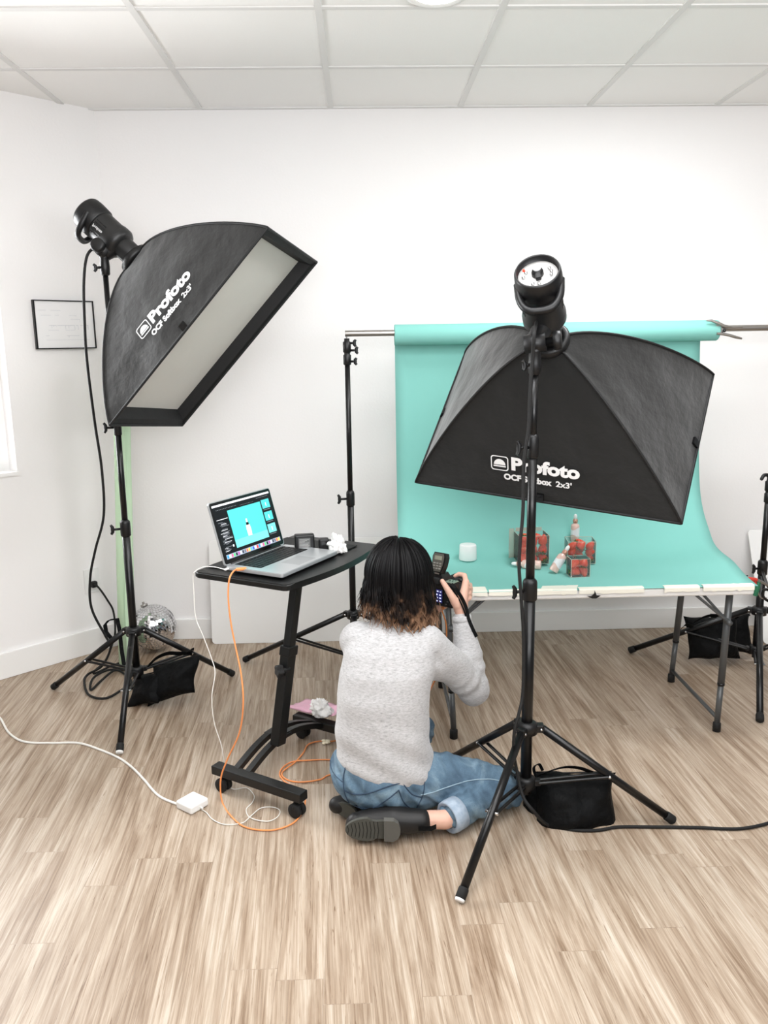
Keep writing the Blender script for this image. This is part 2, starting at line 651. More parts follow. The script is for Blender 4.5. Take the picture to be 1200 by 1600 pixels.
WS0, WS1, WZ0, WZ1 = 0.527, 1.65, 0.96, 2.12
g = MB()
lwall(g, -0.12, WS0, 0, CEIL, -0.14, 0)
lwall(g, WS1, 3.2, 0, CEIL, -0.14, 0)
lwall(g, WS0, WS1, 0, WZ0, -0.14, 0)
lwall(g, WS0, WS1, WZ1, CEIL, -0.14, 0)
struct(g.build('wall_left', M_wall, org=(CX, CY, 0)))
win = MB()
for (a, b_, c_, d_) in ((WS0, WS1, WZ0, WZ0+0.045), (WS0, WS1, WZ1-0.045, WZ1), (WS0, WS0+0.045, WZ0, WZ1), (WS1-0.045, WS1, WZ0, WZ1), (1.07, 1.11, WZ0, WZ1)):
    lwall(win, a, b_, c_, d_, -0.13, -0.08)
wo = struct(win.build('window_1', M_trim, org=(CX, CY, 0)))
sl = MB()
lwall(sl, WS0-0.004, WS1+0.004, WZ0-0.012, WZ0+0.004, -0.12, 0.012)
o = sl.build('window_sill', M_trim, wo)
gp = MB()
lwall(gp, WS0+0.04, WS1-0.04, WZ0+0.04, WZ1-0.04, -0.108, -0.102)
gp.build('pane', M_clear, wo)
struct(MB().box((1.4, WY-0.008, 0.055), (5.24, 0.016, 0.11), bev=0.003).build('baseboard_back', M_trim, org=(1.4, WY, 0)))
g = MB()
lwall(g, 0.0, 3.2, 0, 0.125, 0, 0.016, 0.003)
struct(g.build('baseboard_left', M_trim, org=(CX, CY, 0)))

# ceiling downlight
p = fl(683, -14, CEIL)
t = thing('ceiling_light', p, 'round recessed ceiling light glowing at the top edge above the white tiles', 'ceiling light')
MB().lathe([(0.075, 0.0), (0.085, -0.003), (0.10, 0.0), (0.10, 0.012), (0.075, 0.012)], p-Vector((0, 0, 0.013)), (0, 0, 1)).build('trim_ring', M_trim, t)
MB().lathe([(0.0, 0), (0.05, 0.0015), (0.077, 0.006), (0.077, 0.009), (0.0, 0.009)], p-Vector((0, 0, 0.018)), (0, 0, 1)).build('diffuser', mat('lamp_glow', (255, 252, 245), 0.5, emit=9), t)

# wall outlet on the left wall
t = thing('wall_outlet', LM @ Vector((0.215, 0.32, 0)), 'white rectangular wall outlet on the slanted left wall behind the black cable', 'outlet')
g = MB()
lwall(g, 0.175, 0.255, 0.31, 0.435, 0.0005, 0.007, 0.002)
g.build('cover_plate', M_whitep, t)
for zz in (0.347, 0.398):
    g = MB()
    lwall(g, 0.197, 0.233, zz-0.016, zz+0.016, 0.006, 0.0085, 0.001)
    g.build('socket', M_trim, t)

# framed drawing on the left wall
t = thing('picture_frame', LM @ Vector((0.24, 1.51, 0)), 'thin black framed pale line drawing hanging on the slanted left wall', 'picture')
s0, s1, z0, z1 = 0.092, 0.386, 1.515, 1.737
g = MB()
for (a, b_, c_, d_) in ((s0, s1, z0, z0+0.005), (s0, s1, z1-0.005, z1), (s0, s0+0.005, z0, z1), (s1-0.007, s1, z0, z1)):
    lwall(g, a, b_, c_, d_, 0.001, 0.018)
g.build('frame', M_black, t)
g = MB()
lwall(g, s0+0.004, s1-0.004, z0+0.004, z1-0.004, 0.001, 0.012)
pp = g.build('print', mat('print_paper', (244, 243, 243), 0.5), t)
random.seed(4)
g = MB()
for k in range(26):
    a = random.uniform(s0+0.03, s1-0.05)
    zz = random.choice((1.575, 1.60, 1.622, 1.65, 1.668, 1.69))
    L = random.uniform(0.008, 0.05)
    lwall(g, a, a+L, zz, zz+0.0012, 0.012, 0.0124)
    if k % 2:
        lwall(g, a, a+0.001, zz-random.uniform(0, .02), zz, 0.012, 0.0124)
lwall(g, s0+0.03, s1-0.05, 1.556, 1.557, 0.012, 0.0124)
g.build('line_drawing', mat('pale_pencil', (205, 206, 212), 0.7), pp)


# ================================================================== LIGHT STANDS
def leg_tube(a, b_, r, name, parent, m=M_black, rub=M_rubber, feet=True, fm=None):
    a, b_ = Vector(a), Vector(b_)
    d = (b_-a).normalized()
    lg = MB().cyl(a, b_-d*0.03, r, seg=14).build(name, m, parent)
    MB().lathe([(r*1.12, 0), (r*1.2, 0.004), (r*1.2, 0.03), (r*0.9, 0.034)], b_-d*0.034, d, 14).build('rubber_foot', rub, lg)
    if fm:
        MB().lathe([(r*1.0, 0), (r*1.15, 0.001), (r*1.1, 0.007), (r*0.8, 0.009)], b_-d*0.004, d, 14).build('foot_tip', fm, lg)
    return lg


def wing_knob(mb, p, d, L=0.03, w=0.02):
    """T shaped locking knob sticking out of a collar"""
    d = Vector(d).normalized()
    x, y, z = basis(d)
    e = Vector(p)+d*L
    mb.cyl(p, e, 0.005, seg=10)
    up = Vector((0, 0, 1))
    up = (up-d*up.dot(d)).normalized()
    mb.tube([e-up*w+d*0.006, e-up*w*0.5, e, e+up*w*0.5, e+up*w+d*0.006], [0.005, .007, .0075, .007, .005], 10)


def light_stand(label, base, feet, hubz, topz, colz, sections, r0=0.0145, lr=0.0125, brz=0.17, group='black tripod light stands', knobdir=(-1, -0.4, 0), topknobs=False, foot_mats=None):
    bx, by = base
    t = thing('light_stand', (bx, by, 0), label, 'light stand', group)
    # telescoping pole
    zs = [colz-0.045]+[s for s, _ in sections]+[topz]
    rs = [r0]+[r for _, r in sections]
    for i, r in enumerate(rs):
        MB().cyl((bx, by, zs[i]-(0.05 if i else 0)), (bx, by, zs[i+1]), r, seg=18).build('pole', M_black, t)
    for i, (s, r) in enumerate(sections):
        col = MB().lathe([(rs[i]*1.12, -0.05), (rs[i]*1.28, -0.046), (rs[i]*1.28, 0.005), (rs[i]*1.2, 0.012), (r, 0.02)], (bx, by, s), (0, 0, 1), 18).build('collar', M_blackp, t)
        k = MB()
        wing_knob(k, Vector((bx, by, s-0.018))+Vector(knobdir).normalized()*rs[i]*1.3, knobdir)
        k.build('locking_knob', M_blackp, col)
    # hub
    hub = MB().lathe([(r0*1.1, -0.02), (r0*1.9, -0.018), (r0*1.9, 0.012), (r0*1.3, 0.02)], (bx, by, hubz), (0, 0, 1), 20)
    low = MB().lathe([(r0*1.1, -0.03), (r0*1.75, -0.026), (r0*1.75, 0.006), (r0*1.3, 0.012)], (bx, by, colz), (0, 0, 1), 20)
    legs = []
    for i, (fx, fy) in enumerate(feet):
        d = Vector((fx-bx, fy-by, 0))
        d.normalize()
        sd = Vector((-d.y, d.x, 0))
        Mx = frame((bx, by, hubz), sd, d, Vector((0, 0, 1)))
        hub.box((0, r0*2.2, -0.002), (0.028, 0.028, 0.026), Mx, 0.004)
        Ml = frame((bx, by, colz), sd, d, Vector((0, 0, 1)))
        low.box((0, r0*2.0, -0.008), (0.024, 0.022, 0.02), Ml, 0.003)
        a = Vector((bx, by, hubz-0.004))+d*r0*2.7
        foot = Vector((fx, fy, 0.012))
        fm = foot_mats[i] if foot_mats else None
        lg = leg_tube(a, foot, lr, 'leg', t, fm=fm)
        mid = a.lerp(foot, 0.50)
        for sgn in (-1, 1):
            aa = Vector((bx, by, colz-0.008))+d*r0*2.3+sd*0.011*sgn
            bb = mid+sd*(lr+0.002)*sgn
            MB().tube([aa, bb], 0.0055, 8).build('brace', M_black, t)
        MB().cyl(mid-sd*(lr+0.008), mid+sd*(lr+0.008), 0.0045, seg=10).build('rivet', M_chrome, lg)
        hp = a-d*0.004
        MB().cyl(hp-sd*0.0165, hp+sd*0.0165, 0.004, seg=10).build('rivet', M_chrome, lg)
    hub.build('hub', M_blackp, t)
    low.build('lower_collar', M_blackp, t)
    return t


SG = None
left_stand = light_stand('black tripod light stand under the left softbox, front foot on the white cord', (-0.988, 3.40), [(-1.423, 3.579), (-0.622, 3.684), (-0.944, 2.943)], 0.335, 1.80, 0.165, [(0.80, 0.0125), (1.22, 0.0105)], r0=0.0165, lr=0.0125, foot_mats=[None, None, M_whitep])
center_stand = light_stand('black tripod light stand in the right foreground under the centre softbox', (0.50, 2.41), [(0.245, 2.031), (0.973, 2.381), (0.302, 2.824)], 0.335, 1.43, 0.155, [(0.80, 0.0135), (1.235, 0.0105)], r0=0.0175, lr=0.0125, foot_mats=[M_whitep, None, None])
right_stand = light_stand('black tripod light stand at the right edge beside the table end', (1.797, 3.58), [(1.575, 3.061), (1.30, 3.86), (2.33, 3.74)], 0.30, 0.84, 0.12, [(0.52, 0.013)], r0=0.017, lr=0.0135)
back_stand = light_stand('tall slim black stand holding up the left end of the steel crossbar', (-0.055, 3.60), [(-0.597, 3.86), (0.44, 3.87), (0.0, 3.04)], 0.32, 1.45, 0.13, [(0.87, 0.0115)], r0=0.0145, lr=0.0125, knobdir=(-1, -.2, 0))


def stand_head(t, x, y, z, hook=False):
    """cluster of clamp collars and wing knobs on top of a backdrop stand"""
    g = MB()
    g.lathe([(0.012, 0), (0.017, 0.004), (0.017, 0.042), (0.013, 0.046), (0.013, 0.052), (0.0175, 0.056), (0.0175, 0.096), (0.012, 0.1), (0.011, 0.112)], (x, y, z), (0, 0, 1), 18)
    c = g.build('top_collar', M_blackp, t)
    for dz, L in ((0.016, 0.02), (0.062, 0.026), (0.092, 0.018)):
        k = MB()
        wing_knob(k, (x+0.015, y-0.006, z+dz), (1, -0.35, 0.0), L, 0.014)
        k.build('locking_knob', M_blackp, c)
    return c


c = stand_head(back_stand, -0.055, 3.60, 1.43)
MB().cyl((-0.055, 3.60, 1.53), (-0.055, 3.60, 1.548), 0.0035, seg=10).build('spigot', M_steel, c)
c = stand_head(right_stand, 1.797, 3.58, 0.80)
MB().tube(catmull([(1.797, 3.58, 0.905), (1.785, 3.575, 0.925), (1.765, 3.57, 0.925), (1.752, 3.566, 0.905)], 4), [0.008]*12+[0.005], 10).build('hook', M_blackp, c)


# ================================================================== SOFTBOXES
EA, EB, RR, DEP = 1.4, 1.8, 0.058, 0.45


class SoftFrame:
    def __init__(s, c, X, Y, N, w_, h_):
        s.c, s.X, s.Y, s.N, s.w, s.h = Vector(c), Vector(X).normalized(), Vector(Y).normalized(), Vector(N).normalized(), w_, h_
        s.L = math.hypot(w_/2, h_/2)

    def rz(s, th):
        return (RR+(s.L-RR)*max(0, math.cos(th))**EA, DEP*math.sin(th)**EB)

    def rod(s, i, th, off=0.0):
        sx, sy = ((-1, 1), (1, 1), (1, -1), (-1, -1))[i]
        r, z = s.rz(th)
        r += off
        return s.c+s.X*(sx*s.w/2/s.L*r)+s.Y*(sy*s.h/2/s.L*r)+s.N*z

    def panel(s, E, O, half, x, y, off=0.002):
        """point on the side panel whose front edge runs along E on side O, y metres up from that edge"""
        acc, th, prev = 0, 0, None
        for k in range(0, 401):
            t_ = k/400*PI/2
            r, z = s.rz(t_)
            q = (r*half/s.L, z)
            if prev:
                dl = math.hypot(q[0]-prev[0], q[1]-prev[1])
                if acc+dl >= y:
                    f = (y-acc)/dl
                    bq = (prev[0]+(q[0]-prev[0])*f, prev[1]+(q[1]-prev[1])*f)
                    tn = Vector((q[0]-prev[0], q[1]-prev[1])).normalized()
                    nr = Vector((tn.y, -tn.x))
                    return s.c+E*x+O*(bq[0]+nr.x*off)+s.N*(bq[1]+nr.y*off)
                acc += dl
            prev = q
        return s.c


def text_mesh(txt, size, bold=0.0):
    cu = bpy.data.curves.new('t', 'FONT')
    cu.body = txt
    cu.size = size
    cu.offset = bold
    cu.resolution_u = 4
    ob = bpy.data.objects.new('t', cu)
    COL.objects.link(ob)
    bpy.context.view_layer.update()
    me = bpy.data.meshes.new_from_object(ob.evaluated_get(bpy.context.evaluated_depsgraph_get()))
    bpy.data.objects.remove(ob)
    vs = [(v.co.x, v.co.y) for v in me.vertices]
    fs = [tuple(p.vertices) for p in me.polygons]
    bpy.data.meshes.remove(me)
    return vs, fs


def flat_sub(vs, fs, mx):
    """subdivide a flat mesh so it can follow a curved panel"""
    bm = bmesh.new()
    bv = [bm.verts.new((a, b_, 0)) for a, b_ in vs]
    for f in fs:
        try:
            bm.faces.new([bv[i] for i in f])
        except ValueError:
            pass
    bmesh.ops.triangulate(bm, faces=bm.faces[:])
    for _ in range(3):
        ed = [e for e in bm.edges if e.calc_length() > mx]
        if not ed:
            break
        bmesh.ops.subdivide_edges(bm, edges=ed, cuts=1)
        bmesh.ops.triangulate(bm, faces=bm.faces[:])
    bm.verts.index_update()
    r = ([(v.co.x, v.co.y) for v in bm.verts], [[v.index for v in f.verts] for f in bm.faces])
    bm.free()
    return r


def fit(vs, x0, y0, width, height):
    xs = [v[0] for v in vs]
    ys = [v[1] for v in vs]
    sx = width/(max(xs)-min(xs))
    sy = height/(max(ys)-min(ys))
    return [(x0+(a-min(xs))*sx, y0+(b_-min(ys))*sy) for a, b_ in vs]


def rrect(x0, y0, x1, y1, r, n=5):
    out = []
    for cx_, cy_, a0 in ((x1-r, y1-r, 0), (x0+r, y1-r, 90), (x0+r, y0+r, 180), (x1-r, y0+r, 270)):
        for k in range(n+1):
            a = R(a0+90*k/n)
            out.append((cx_+r*math.cos(a), cy_+r*math.sin(a)))
    return out


def softbox(label, F, E, O, half, tcen, shift=0.0):
    t = thing('softbox', F.c, label, 'softbox', 'black rectangular softboxes')
    # cloth shell, four panels between the four bent rods
    NT, NU = 22, 14
    g = MB()
    for i in range(4):
        j = (i+1) % 4
        vs, fs = [], []
        for a in range(NT+1):
            th = a/NT*PI/2
            A_, B_ = F.rod(i, th), F.rod(j, th)
            mid = (A_+B_)/2
            cen = F.c+F.N*F.rz(th)[1]
            out = (mid-cen)
            out = out.normalized() if out.length > 1e-6 else Vector((0, 0, 0))
            for k in range(NU+1):
                u = k/NU
                p_ = A_.lerp(B_, u)
                sag = 0.007*math.sin(PI*u)*math.sin(2*th)
                wr = noise.noise(p_*11+Vector((i*3.1, 0, 0)))*0.006+noise.noise(p_*28)*0.0022
                edge = min(1, 4*u*(1-u)*2)*math.sin(min(1, a/4)*PI/2)*(1 if a < NT else 0)
                vs.append(p_-out*(sag+0.004*edge)+out*wr*edge)
        for a in range(NT):
            for k in range(NU):
                q = a*(NU+1)+k
                fs.append((q, q+1, q+NU+2, q+NU+1))
        g.add(vs, fs, True)
    sh = g.build('fabric_shell', M_fabric, t)
    # piping along rods and front rim
    for i in range(4):
        MB().tube([F.rod(i, k/24*PI/2, 0.002) for k in range(25)], 0.0042, 8).build('rod_piping', M_piping, t)
    g = MB()
    for i in range(4):
        a, b_ = F.rod(i, 0), F.rod((i+1) % 4, 0)
        g.tube([a, b_], 0.005, 8)
    g.build('front_rim', M_piping, t)
    # recessed lip
    th1 = 0.0
    while F.rz(th1)[1] < 0.05:
        th1 += 0.005
    g = MB()
    rows = []
    for kk in range(4):
        th = th1*kk/3
        rows.append([F.rod(i, th, -0.003-0.024*min(1, kk)) for i in range(4)])
    vs = [p_ for r_ in rows for p_ in r_]
    fs = [(k*4+i, k*4+(i+1) % 4, k*4+4+(i+1) % 4, k*4+4+i) for k in range(3) for i in range(4)]
    g.add(vs, fs)
    g.build('inner_lip', M_inner, t)
    # diffuser
    n = 16
    cs = [F.rod(i, th1, -0.026) for i in range(4)]
    vs, fs = [], []
    for a in range(n+1):
        for k in range(n+1):
            u, v_ = a/n, k/n
            p_ = (cs[0].lerp(cs[1], u)).lerp(cs[3].lerp(cs[2], u), v_)
            e = math.sin(PI*u)*math.sin(PI*v_)
            vs.append(p_-F.N*(0.006*e+noise.noise(p_*9)*0.004*min(1, e*2)))
    for a in range(n):
        for k in range(n):
            q = a*(n+1)+k
            fs.append((q, q+1, q+n+2, q+n+1))
    MB().add(vs, fs, True).build('diffuser', M_diff, t)
    # speed ring
    MB().lathe([(0.045, -0.02), (0.062, -0.02), (0.066, -0.012), (0.066, 0.004), (0.058, 0.010), (0.046, 0.010), (0.045, -0.02)], F.c+F.N*(DEP+0.012), F.N, 32).build('speed_ring', M_blackp, t)
    # velcro tabs at the mid points of the edges
    for (EE, OO, hf) in ((F.X, -F.Y, F.h/2), (F.X, F.Y, F.h/2), (F.Y, -F.X, F.w/2), (F.Y, F.X, F.w/2)):
        vs = [F.panel(EE, OO, hf, a, b_, 0.004) for b_ in (0.0, 0.016, 0.033) for a in (-0.013, 0.013)]
        vs2 = [F.panel(EE, OO, hf, a, b_, -0.004) for b_ in (0.0, 0.016, 0.033) for a in (-0.013, 0.013)]
        fs = [(0, 1, 3, 2), (2, 3, 5, 4), (6, 8, 9, 7), (8, 10, 11, 9), (0, 2, 8, 6), (2, 4, 10, 8), (1, 7, 9, 3), (3, 9, 11, 5), (4, 5, 11, 10), (0, 6, 7, 1)]
        MB().add(vs+vs2, fs).build('velcro_tab', M_darkgloss, t)
    # printed logo
    g = MB()
    V, Fc = text_mesh('Profoto', 0.1, 0.0046)
    V = fit(V, -0.098, 0.028, 0.225, 0.052)
    V, Fc = flat_sub(V, Fc, 0.02)
    parts = [(V, Fc)]
    V, Fc = text_mesh('OCF Softbox', 0.1, 0.0050)
    V = fit(V, -0.125, -0.012, 0.162, 0.025)
    parts.append(flat_sub(V, Fc, 0.02))
    V, Fc = text_mesh("2x3'", 0.1, 0.003)
    V = fit(V, 0.050, -0.012, 0.052, 0.024)
    parts.append(flat_sub(V, Fc, 0.02))
    # badge: rounded square outline with a half dome above a bar
    o1, o2 = rrect(-0.168, 0.022, -0.108, 0.078, 0.010), rrect(-0.1645, 0.0255, -0.1115, 0.0745, 0.008)
    n = len(o1)
    parts.append((o1+o2, [(k, (k+1) % n, n+(k+1) % n, n+k) for k in range(n)]))
    dome = [(-0.138+0.020*math.cos(a), 0.044+0.022*math.sin(a)) for a in [PI*k/14 for k in range(15)]]
    parts.append((dome, [tuple(range(15))]))
    parts.append(([(-0.159, 0.036), (-0.117, 0.036), (-0.117, 0.041), (-0.159, 0.041)], [(0, 1, 2, 3)]))
    for V, Fc in parts:
        g.add([F.panel(E, O, half, a+shift, b_+tcen, 0.0045) for a, b_ in V], Fc)
    lg = g.build('printed_logo', M_white, sh)
    lg['label'] = 'white printed wordmark and half dome badge'
    return t


FL = SoftFrame((-.539, 3.290, 1.547), (.2242, .9693, -.1009), (.6707, -.0784, .7376), (-.707, .233, .6677), .6, .9)
FC = SoftFrame((.699, 2.884, 1.217), (.891, -.4451, -.0893), (.3597, .572, .7371), (-.277, -.689, .6698), .9, .6)
softbox('large black softbox on the left stand, grey diffuser facing down to the right', FL, FL.Y, -FL.X, .3, 0.105, 0.02)
softbox('large black softbox seen from behind in front of the teal backdrop', FC, FC.X, -FC.Y, .3, 0.088, 0.005)


# ================================================================== STROBES
def strobe(label, F, polep, handle_dir, side, kside=1):
    N = F.N
    o0 = F.c+N*(DEP+0.01)
    t = thing('studio_strobe', o0, label, 'studio flash', 'black studio strobe heads')
    side = Vector(side)
    side = (side-N*side.dot(N)).normalized()
    up = N.cross(side)
    MB().lathe([(0.040, 0), (0.044, 0.004), (0.044, 0.09), (0.041, 0.095)], o0, N, 32).build('front_tube', M_strobe, t)
    bd = MB().lathe([(0.042, 0.070), (0.057, 0.078), (0.064, 0.090), (0.064, 0.115), (0.060, 0.132), (0.059, 0.200), (0.060, 0.205)], o0, N, 36).build('body', M_strobe, t)
    MB().lathe([(0.060, 0.198), (0.065, 0.204), (0.067, 0.25), (0.065, 0.275), (0.061, 0.282), (0.058, 0.278), (0.058, 0.258), (0.0, 0.258)], o0, N, 36).build('rear_cap', M_blackp, t)
    # white control plate, knobs
    pl = MB().lathe([(0.0, 0.2585), (0.056, 0.2585), (0.056, 0.261), (0.0, 0.261)], o0, N, 36).build('control_panel', mat('panel_white', (205, 203, 200), 0.4), t)
    c = o0+N*0.261
    k = MB().lathe([(0.017, 0), (0.017, 0.010), (0.013, 0.021), (0.004, 0.022)], c+up*0.004, N, 20)
    k.box((0, 0, 0.012), (0.016, 0.046, 0.014), frame(c+up*-0.004, side, up, N), 0.003)
    k.build('dial', M_blackp, pl)
    k = MB().ball(c+up*0.006+N*0.022, 0.012, (1, 1, .5), frame((0, 0, 0), side, up, N))
    k.build('dial_cap', mat('light_grey_plastic', (190, 190, 190), 0.35), pl)
    for a, r_, m_ in ((150, .036, M_chrome), (178, .04, M_chrome), (-120, .036, M_chrome), (-92, .036, M_chrome), (25, .037, M_chrome), (5, .038, M_chrome), (-15, .037, M_chrome)):
        q = c+side*math.cos(R(a))*r_+up*math.sin(R(a))*r_
        MB().lathe([(0.0055, 0), (0.005, 0.005), (0.001, 0.007)], q, N, 12).build('button', m_, pl)
    q = c+side*math.cos(R(140))*.047+up*math.sin(R(140))*.047
    MB().lathe([(0.004, 0), (0.003, 0.004), (0.001, 0.005)], q, N, 12).build('indicator_lamp', em('red_lamp', (240, 60, 40), 1.5), pl)
    # handle loop at the rear
    hd = Vector(handle_dir)
    hd = (hd-N*hd.dot(N)).normalized()
    hs = N.cross(hd)
    hs = hs if hs.x > 0 else -hs
    pts = [o0+N*0.238+hs*0.060, o0+N*0.225+hs*0.055+hd*0.05, o0+N*0.22+hs*0.035+hd*0.085, o0+N*0.218+hd*0.092, o0+N*0.22-hs*0.035+hd*0.085, o0+N*0.225-hs*0.055+hd*0.05, o0+N*0.238-hs*0.060]
    MB().tube(catmull(pts, 6), 0.0115, 12).build('handle', M_blackp, t)
    # cooling slots and badge on both flanks
    for sg in (1, -1):
        g = MB()
        for j in range(6):
            if j in (2, 3):
                continue
            a = R(-25+10*j)
            dd = side*sg*math.cos(a)+up*math.sin(a)
            g.tube([o0+N*0.142+dd*0.0596, o0+N*0.192+dd*0.0596], 0.0014, 6)
        g.build('cooling_slots', M_darkgloss, bd)
        V, Fc = text_mesh('Profoto', 0.02, 0.0004)
        V = fit(V, 0.143, -0.005, 0.048, 0.011)
        g = MB()
        vs = []
        for (a_, b__) in V:
            if sg > 0:
                a_, b__ = 0.334-a_, -b__
            ang = b__/0.060
            dd = side*sg*math.cos(ang)+up*math.sin(ang)*(1 if sg > 0 else 1)
            vs.append(o0+N*a_+dd*0.0602)
        g.add(vs, Fc)
        g.build('printed_logo', M_white, bd)
    # dotted scale on the tube
    g = MB()
    for j in range(9):
        dd = side*math.cos(0.2)-up*math.sin(0.2)*0
        x_, y_, z_ = basis(N)
        g.ball(o0+N*(0.02+0.006*j)-side*0.0435, 0.0016, u=6, v=4)
    g.build('zoom_scale', M_white, t)
    # tilt bracket down to the spigot on the stand
    P0 = Vector(polep)
    at = o0+N*0.10
    dn = (P0+Vector((0, 0, 0.075))-at)
    dn = (dn-N*dn.dot(N)).normalized()
    joint = P0+Vector((0, 0, 0.085))
    g = MB()
    g.tube([at+dn*0.045, at+dn*0.06, joint], [0.034, 0.03, 0.024], 16)
    g.cyl(joint-hs*0.03, joint+hs*0.03, 0.027, seg=24)
    g.build('tilt_bracket', M_blackp, t)
    g = MB().lathe([(0.012, 0), (0.012, 0.02), (0.026, 0.022), (0.028, 0.03), (0.026, 0.042), (0.02, 0.045)], joint-hs*0.03*kside, -hs*kside, 24)
    g.build('tilt_knob', M_blackp, t)
    rc = MB().lathe([(0.013, -0.005), (0.018, 0), (0.019, 0.03), (0.017, 0.06), (0.022, 0.068)], P0, (0, 0, 1), 20).build('stand_adapter', M_blackp, t)
    k = MB()
    wing_knob(k, P0+Vector((-0.016, -0.008, 0.025)), (-1, -0.5, -0.1), 0.018, 0.014)
    k.build('locking_knob', M_blackp, rc)
    return t, joint, at+dn*0.05


st1, j1, s1p = strobe('black studio strobe head mounted behind the left softbox', FL, (-0.988, 3.40, 1.80), (-.6, -.2, -.8), (-.35, -.9, .1))
st2, j2, s2p = strobe('black studio strobe head with white control panel atop the centre stand', FC, (0.50, 2.41, 1.43), (-.1, -.6, -.6), (1, 0, 0), -1)


# ================================================================== CABLES
def cable(name, label, pts, r, m, cat='cable', n=8, extra=None):
    g = MB()
    g.tube(catmull(pts, n), r, 8)
    if extra:
        extra(g)
    o = g.build(name, m)
    return tag(o, label, cat)


zc = 0.006
pts = [s1p+Vector((-0.01, -0.01, -0.0)), atY(150, 387, 3.36), atY(136, 400, 3.35), atY(131, 440, 3.35), atY(132, 500, 3.36), atY(136, 565, 3.38), atY(148, 660, 3.41), atY(159, 734, 3.45),
       atY(162, 805, 3.5), atY(149, 859, 3.56), atY(141, 903, 3.6), atY(143, 950, 3.63), atY(165, 994, 3.66), atY(173, 1011, 3.67), atY(160, 1040, 3.70)]
pts += [fl(a, b_, zc) for a, b_ in ((137, 1054), (132, 1068), (139, 1087), (165, 1091), (193, 1079), (205, 1068), (198, 1055), (180, 1050), (160, 1063), (142, 1078), (146, 1062), (170, 1048), (200, 1048), (212, 1060), (206, 1076), (228, 1066))]
pts = [p if i < 16 else p+Vector((0, 0, 0.004*((i*5) % 3))) for i, p in enumerate(pts)]
cable('power_cable', 'thick black power cable hanging from the left strobe and coiled on the floor', pts, 0.0055, M_rubber)
wp = atL(146, 913, 0.012)
pts = [wp, atL(150, 914, 0.05), atL(158, 923, 0.07), atL(168, 938, 0.07), atL(177, 955, 0.08), atL(180, 985, 0.10), atL(176, 1005, 0.10)] + [fl(a, b_, zc) for a, b_ in ((165, 1032), (150, 1046), (148, 1052), (175, 1040), (200, 1033), (215, 1040))]


def plug(g):
    g.box((0, 0, 0), (0.028, 0.03, 0.026), frame(atL(147, 913, 0.02), LS, Vector((0, 0, 1)), LN), 0.004)


cable('extension_cord', 'black cord plugged into the wall outlet and dropping behind the left stand', pts, 0.0048, M_rubber, 'cable', extra=plug)
pts = [atY(178, 1003, 3.78), atY(165, 985, 3.78), atY(163, 975, 3.78), atY(172, 968, 3.8), atY(183, 967, 3.82)]
tag(MB().ribbon([atY(176, 1000, 3.74), atY(166, 988, 3.74), atY(164, 976, 3.745), atY(170, 969, 3.75), atY(183, 967, 3.76), atY(187, 985, 3.75), atY(190, 1015, 3.73), atY(194, 1040, 3.70)], (0.008, 0.004, 0.003), 0.001).build('strap', M_bag), 'short black webbing loop hanging beside the green roll behind the left stand', 'strap')

pts = [s2p+Vector((-0.02, -0.03, 0.02)), atY(835, 520, 2.34), atY(832, 560, 2.36), atY(828, 620, 2.37), atY(826, 670, 2.375), atY(819, 720, 2.38), atY(817, 800, 2.38), atY(813, 845, 2.375), atY(811, 885, 2.37), atY(814, 930, 2.37),
       atY(818, 1000, 2.375), atY(817, 1080, 2.37), atY(811, 1114, 2.35), atY(804, 1141, 2.34), atY(803, 1176, 2.34), atY(808, 1206, 2.34), atY(817, 1244, 2.31), atY(834, 1268, 2.28)]
pts += [fl(a, b_, zc) for a, b_ in ((858, 1290), (899, 1297), (936, 1297), (967, 1292), (1022, 1292), (1090, 1293), (1150, 1295), (1190, 1289), (1230, 1276))]
cable('power_cable', 'black power cable running down the centre stand and off along the floor', pts, 0.0052, M_rubber)
g = MB().ball((0, 0, 0), .001)
# tan-white extension cord and power brick
bm_c = [fl(*p, 0.004) for p in ((-22, 1103), (0, 1122), (14, 1145), (38, 1159), (80, 1161), (122, 1161), (155, 1171), (185, 1184), (205, 1198), (224, 1217), (240, 1236), (252, 1246), (270, 1254), (286, 1259))]
cable('power_cable', 'thick white power cord crossing the floor at left to the white brick', bm_c, 0.0045, M_whitec)
bp = fl(301, 1261, 0.0)
bx_ = (fl(321, 1253, .03)-fl(300, 1244, .03)).normalized()
brk = thing('power_adapter', bp, 'square white laptop power brick lying on the plank floor', 'power adapter')
Mx = Matrix.Translation(bp) @ Matrix.Rotation(R(-38), 4, 'Z')
MB().box((0, 0, 0.0155), (0.078, 0.078, 0.029), Mx, 0.007, 3).build('casing', M_whitep, brk)
MB().cyl(Mx @ Vector((0.037, 0, 0.014)), Mx @ Vector((0.052, 0, 0.012)), 0.004, 0.0025).build('strain_relief', M_whitec, brk)
pts = [atY(352, 890, 2.74), fl(335, 886, .768), fl(318, 886, .766), fl(305, 893, .766), atY(302, 900, 2.77), atY(303, 925, 2.77), atY(306, 965, 2.76), atY(318, 995, 2.74), atY(331, 1030, 2.72), atY(336, 1052, 2.70), atY(331, 1090, 2.68), atY(335, 1130, 2.68), atY(346, 1165, 2.68), atY(350, 1195, 2.70)]
pts += [fl(a, b_, .004) for a, b_ in ((352, 1222), (365, 1233), (385, 1231), (397, 1243), (394, 1254), (385, 1264), (388, 1275), (400, 1281), (420, 1283), (434, 1276), (437, 1266), (425, 1261), (407, 1263))]
pts += [fl(392, 1275, .009)]+[fl(a, b_, .004) for a, b_ in ((378, 1286), (350, 1288), (332, 1280), (323, 1270), (314, 1264))]
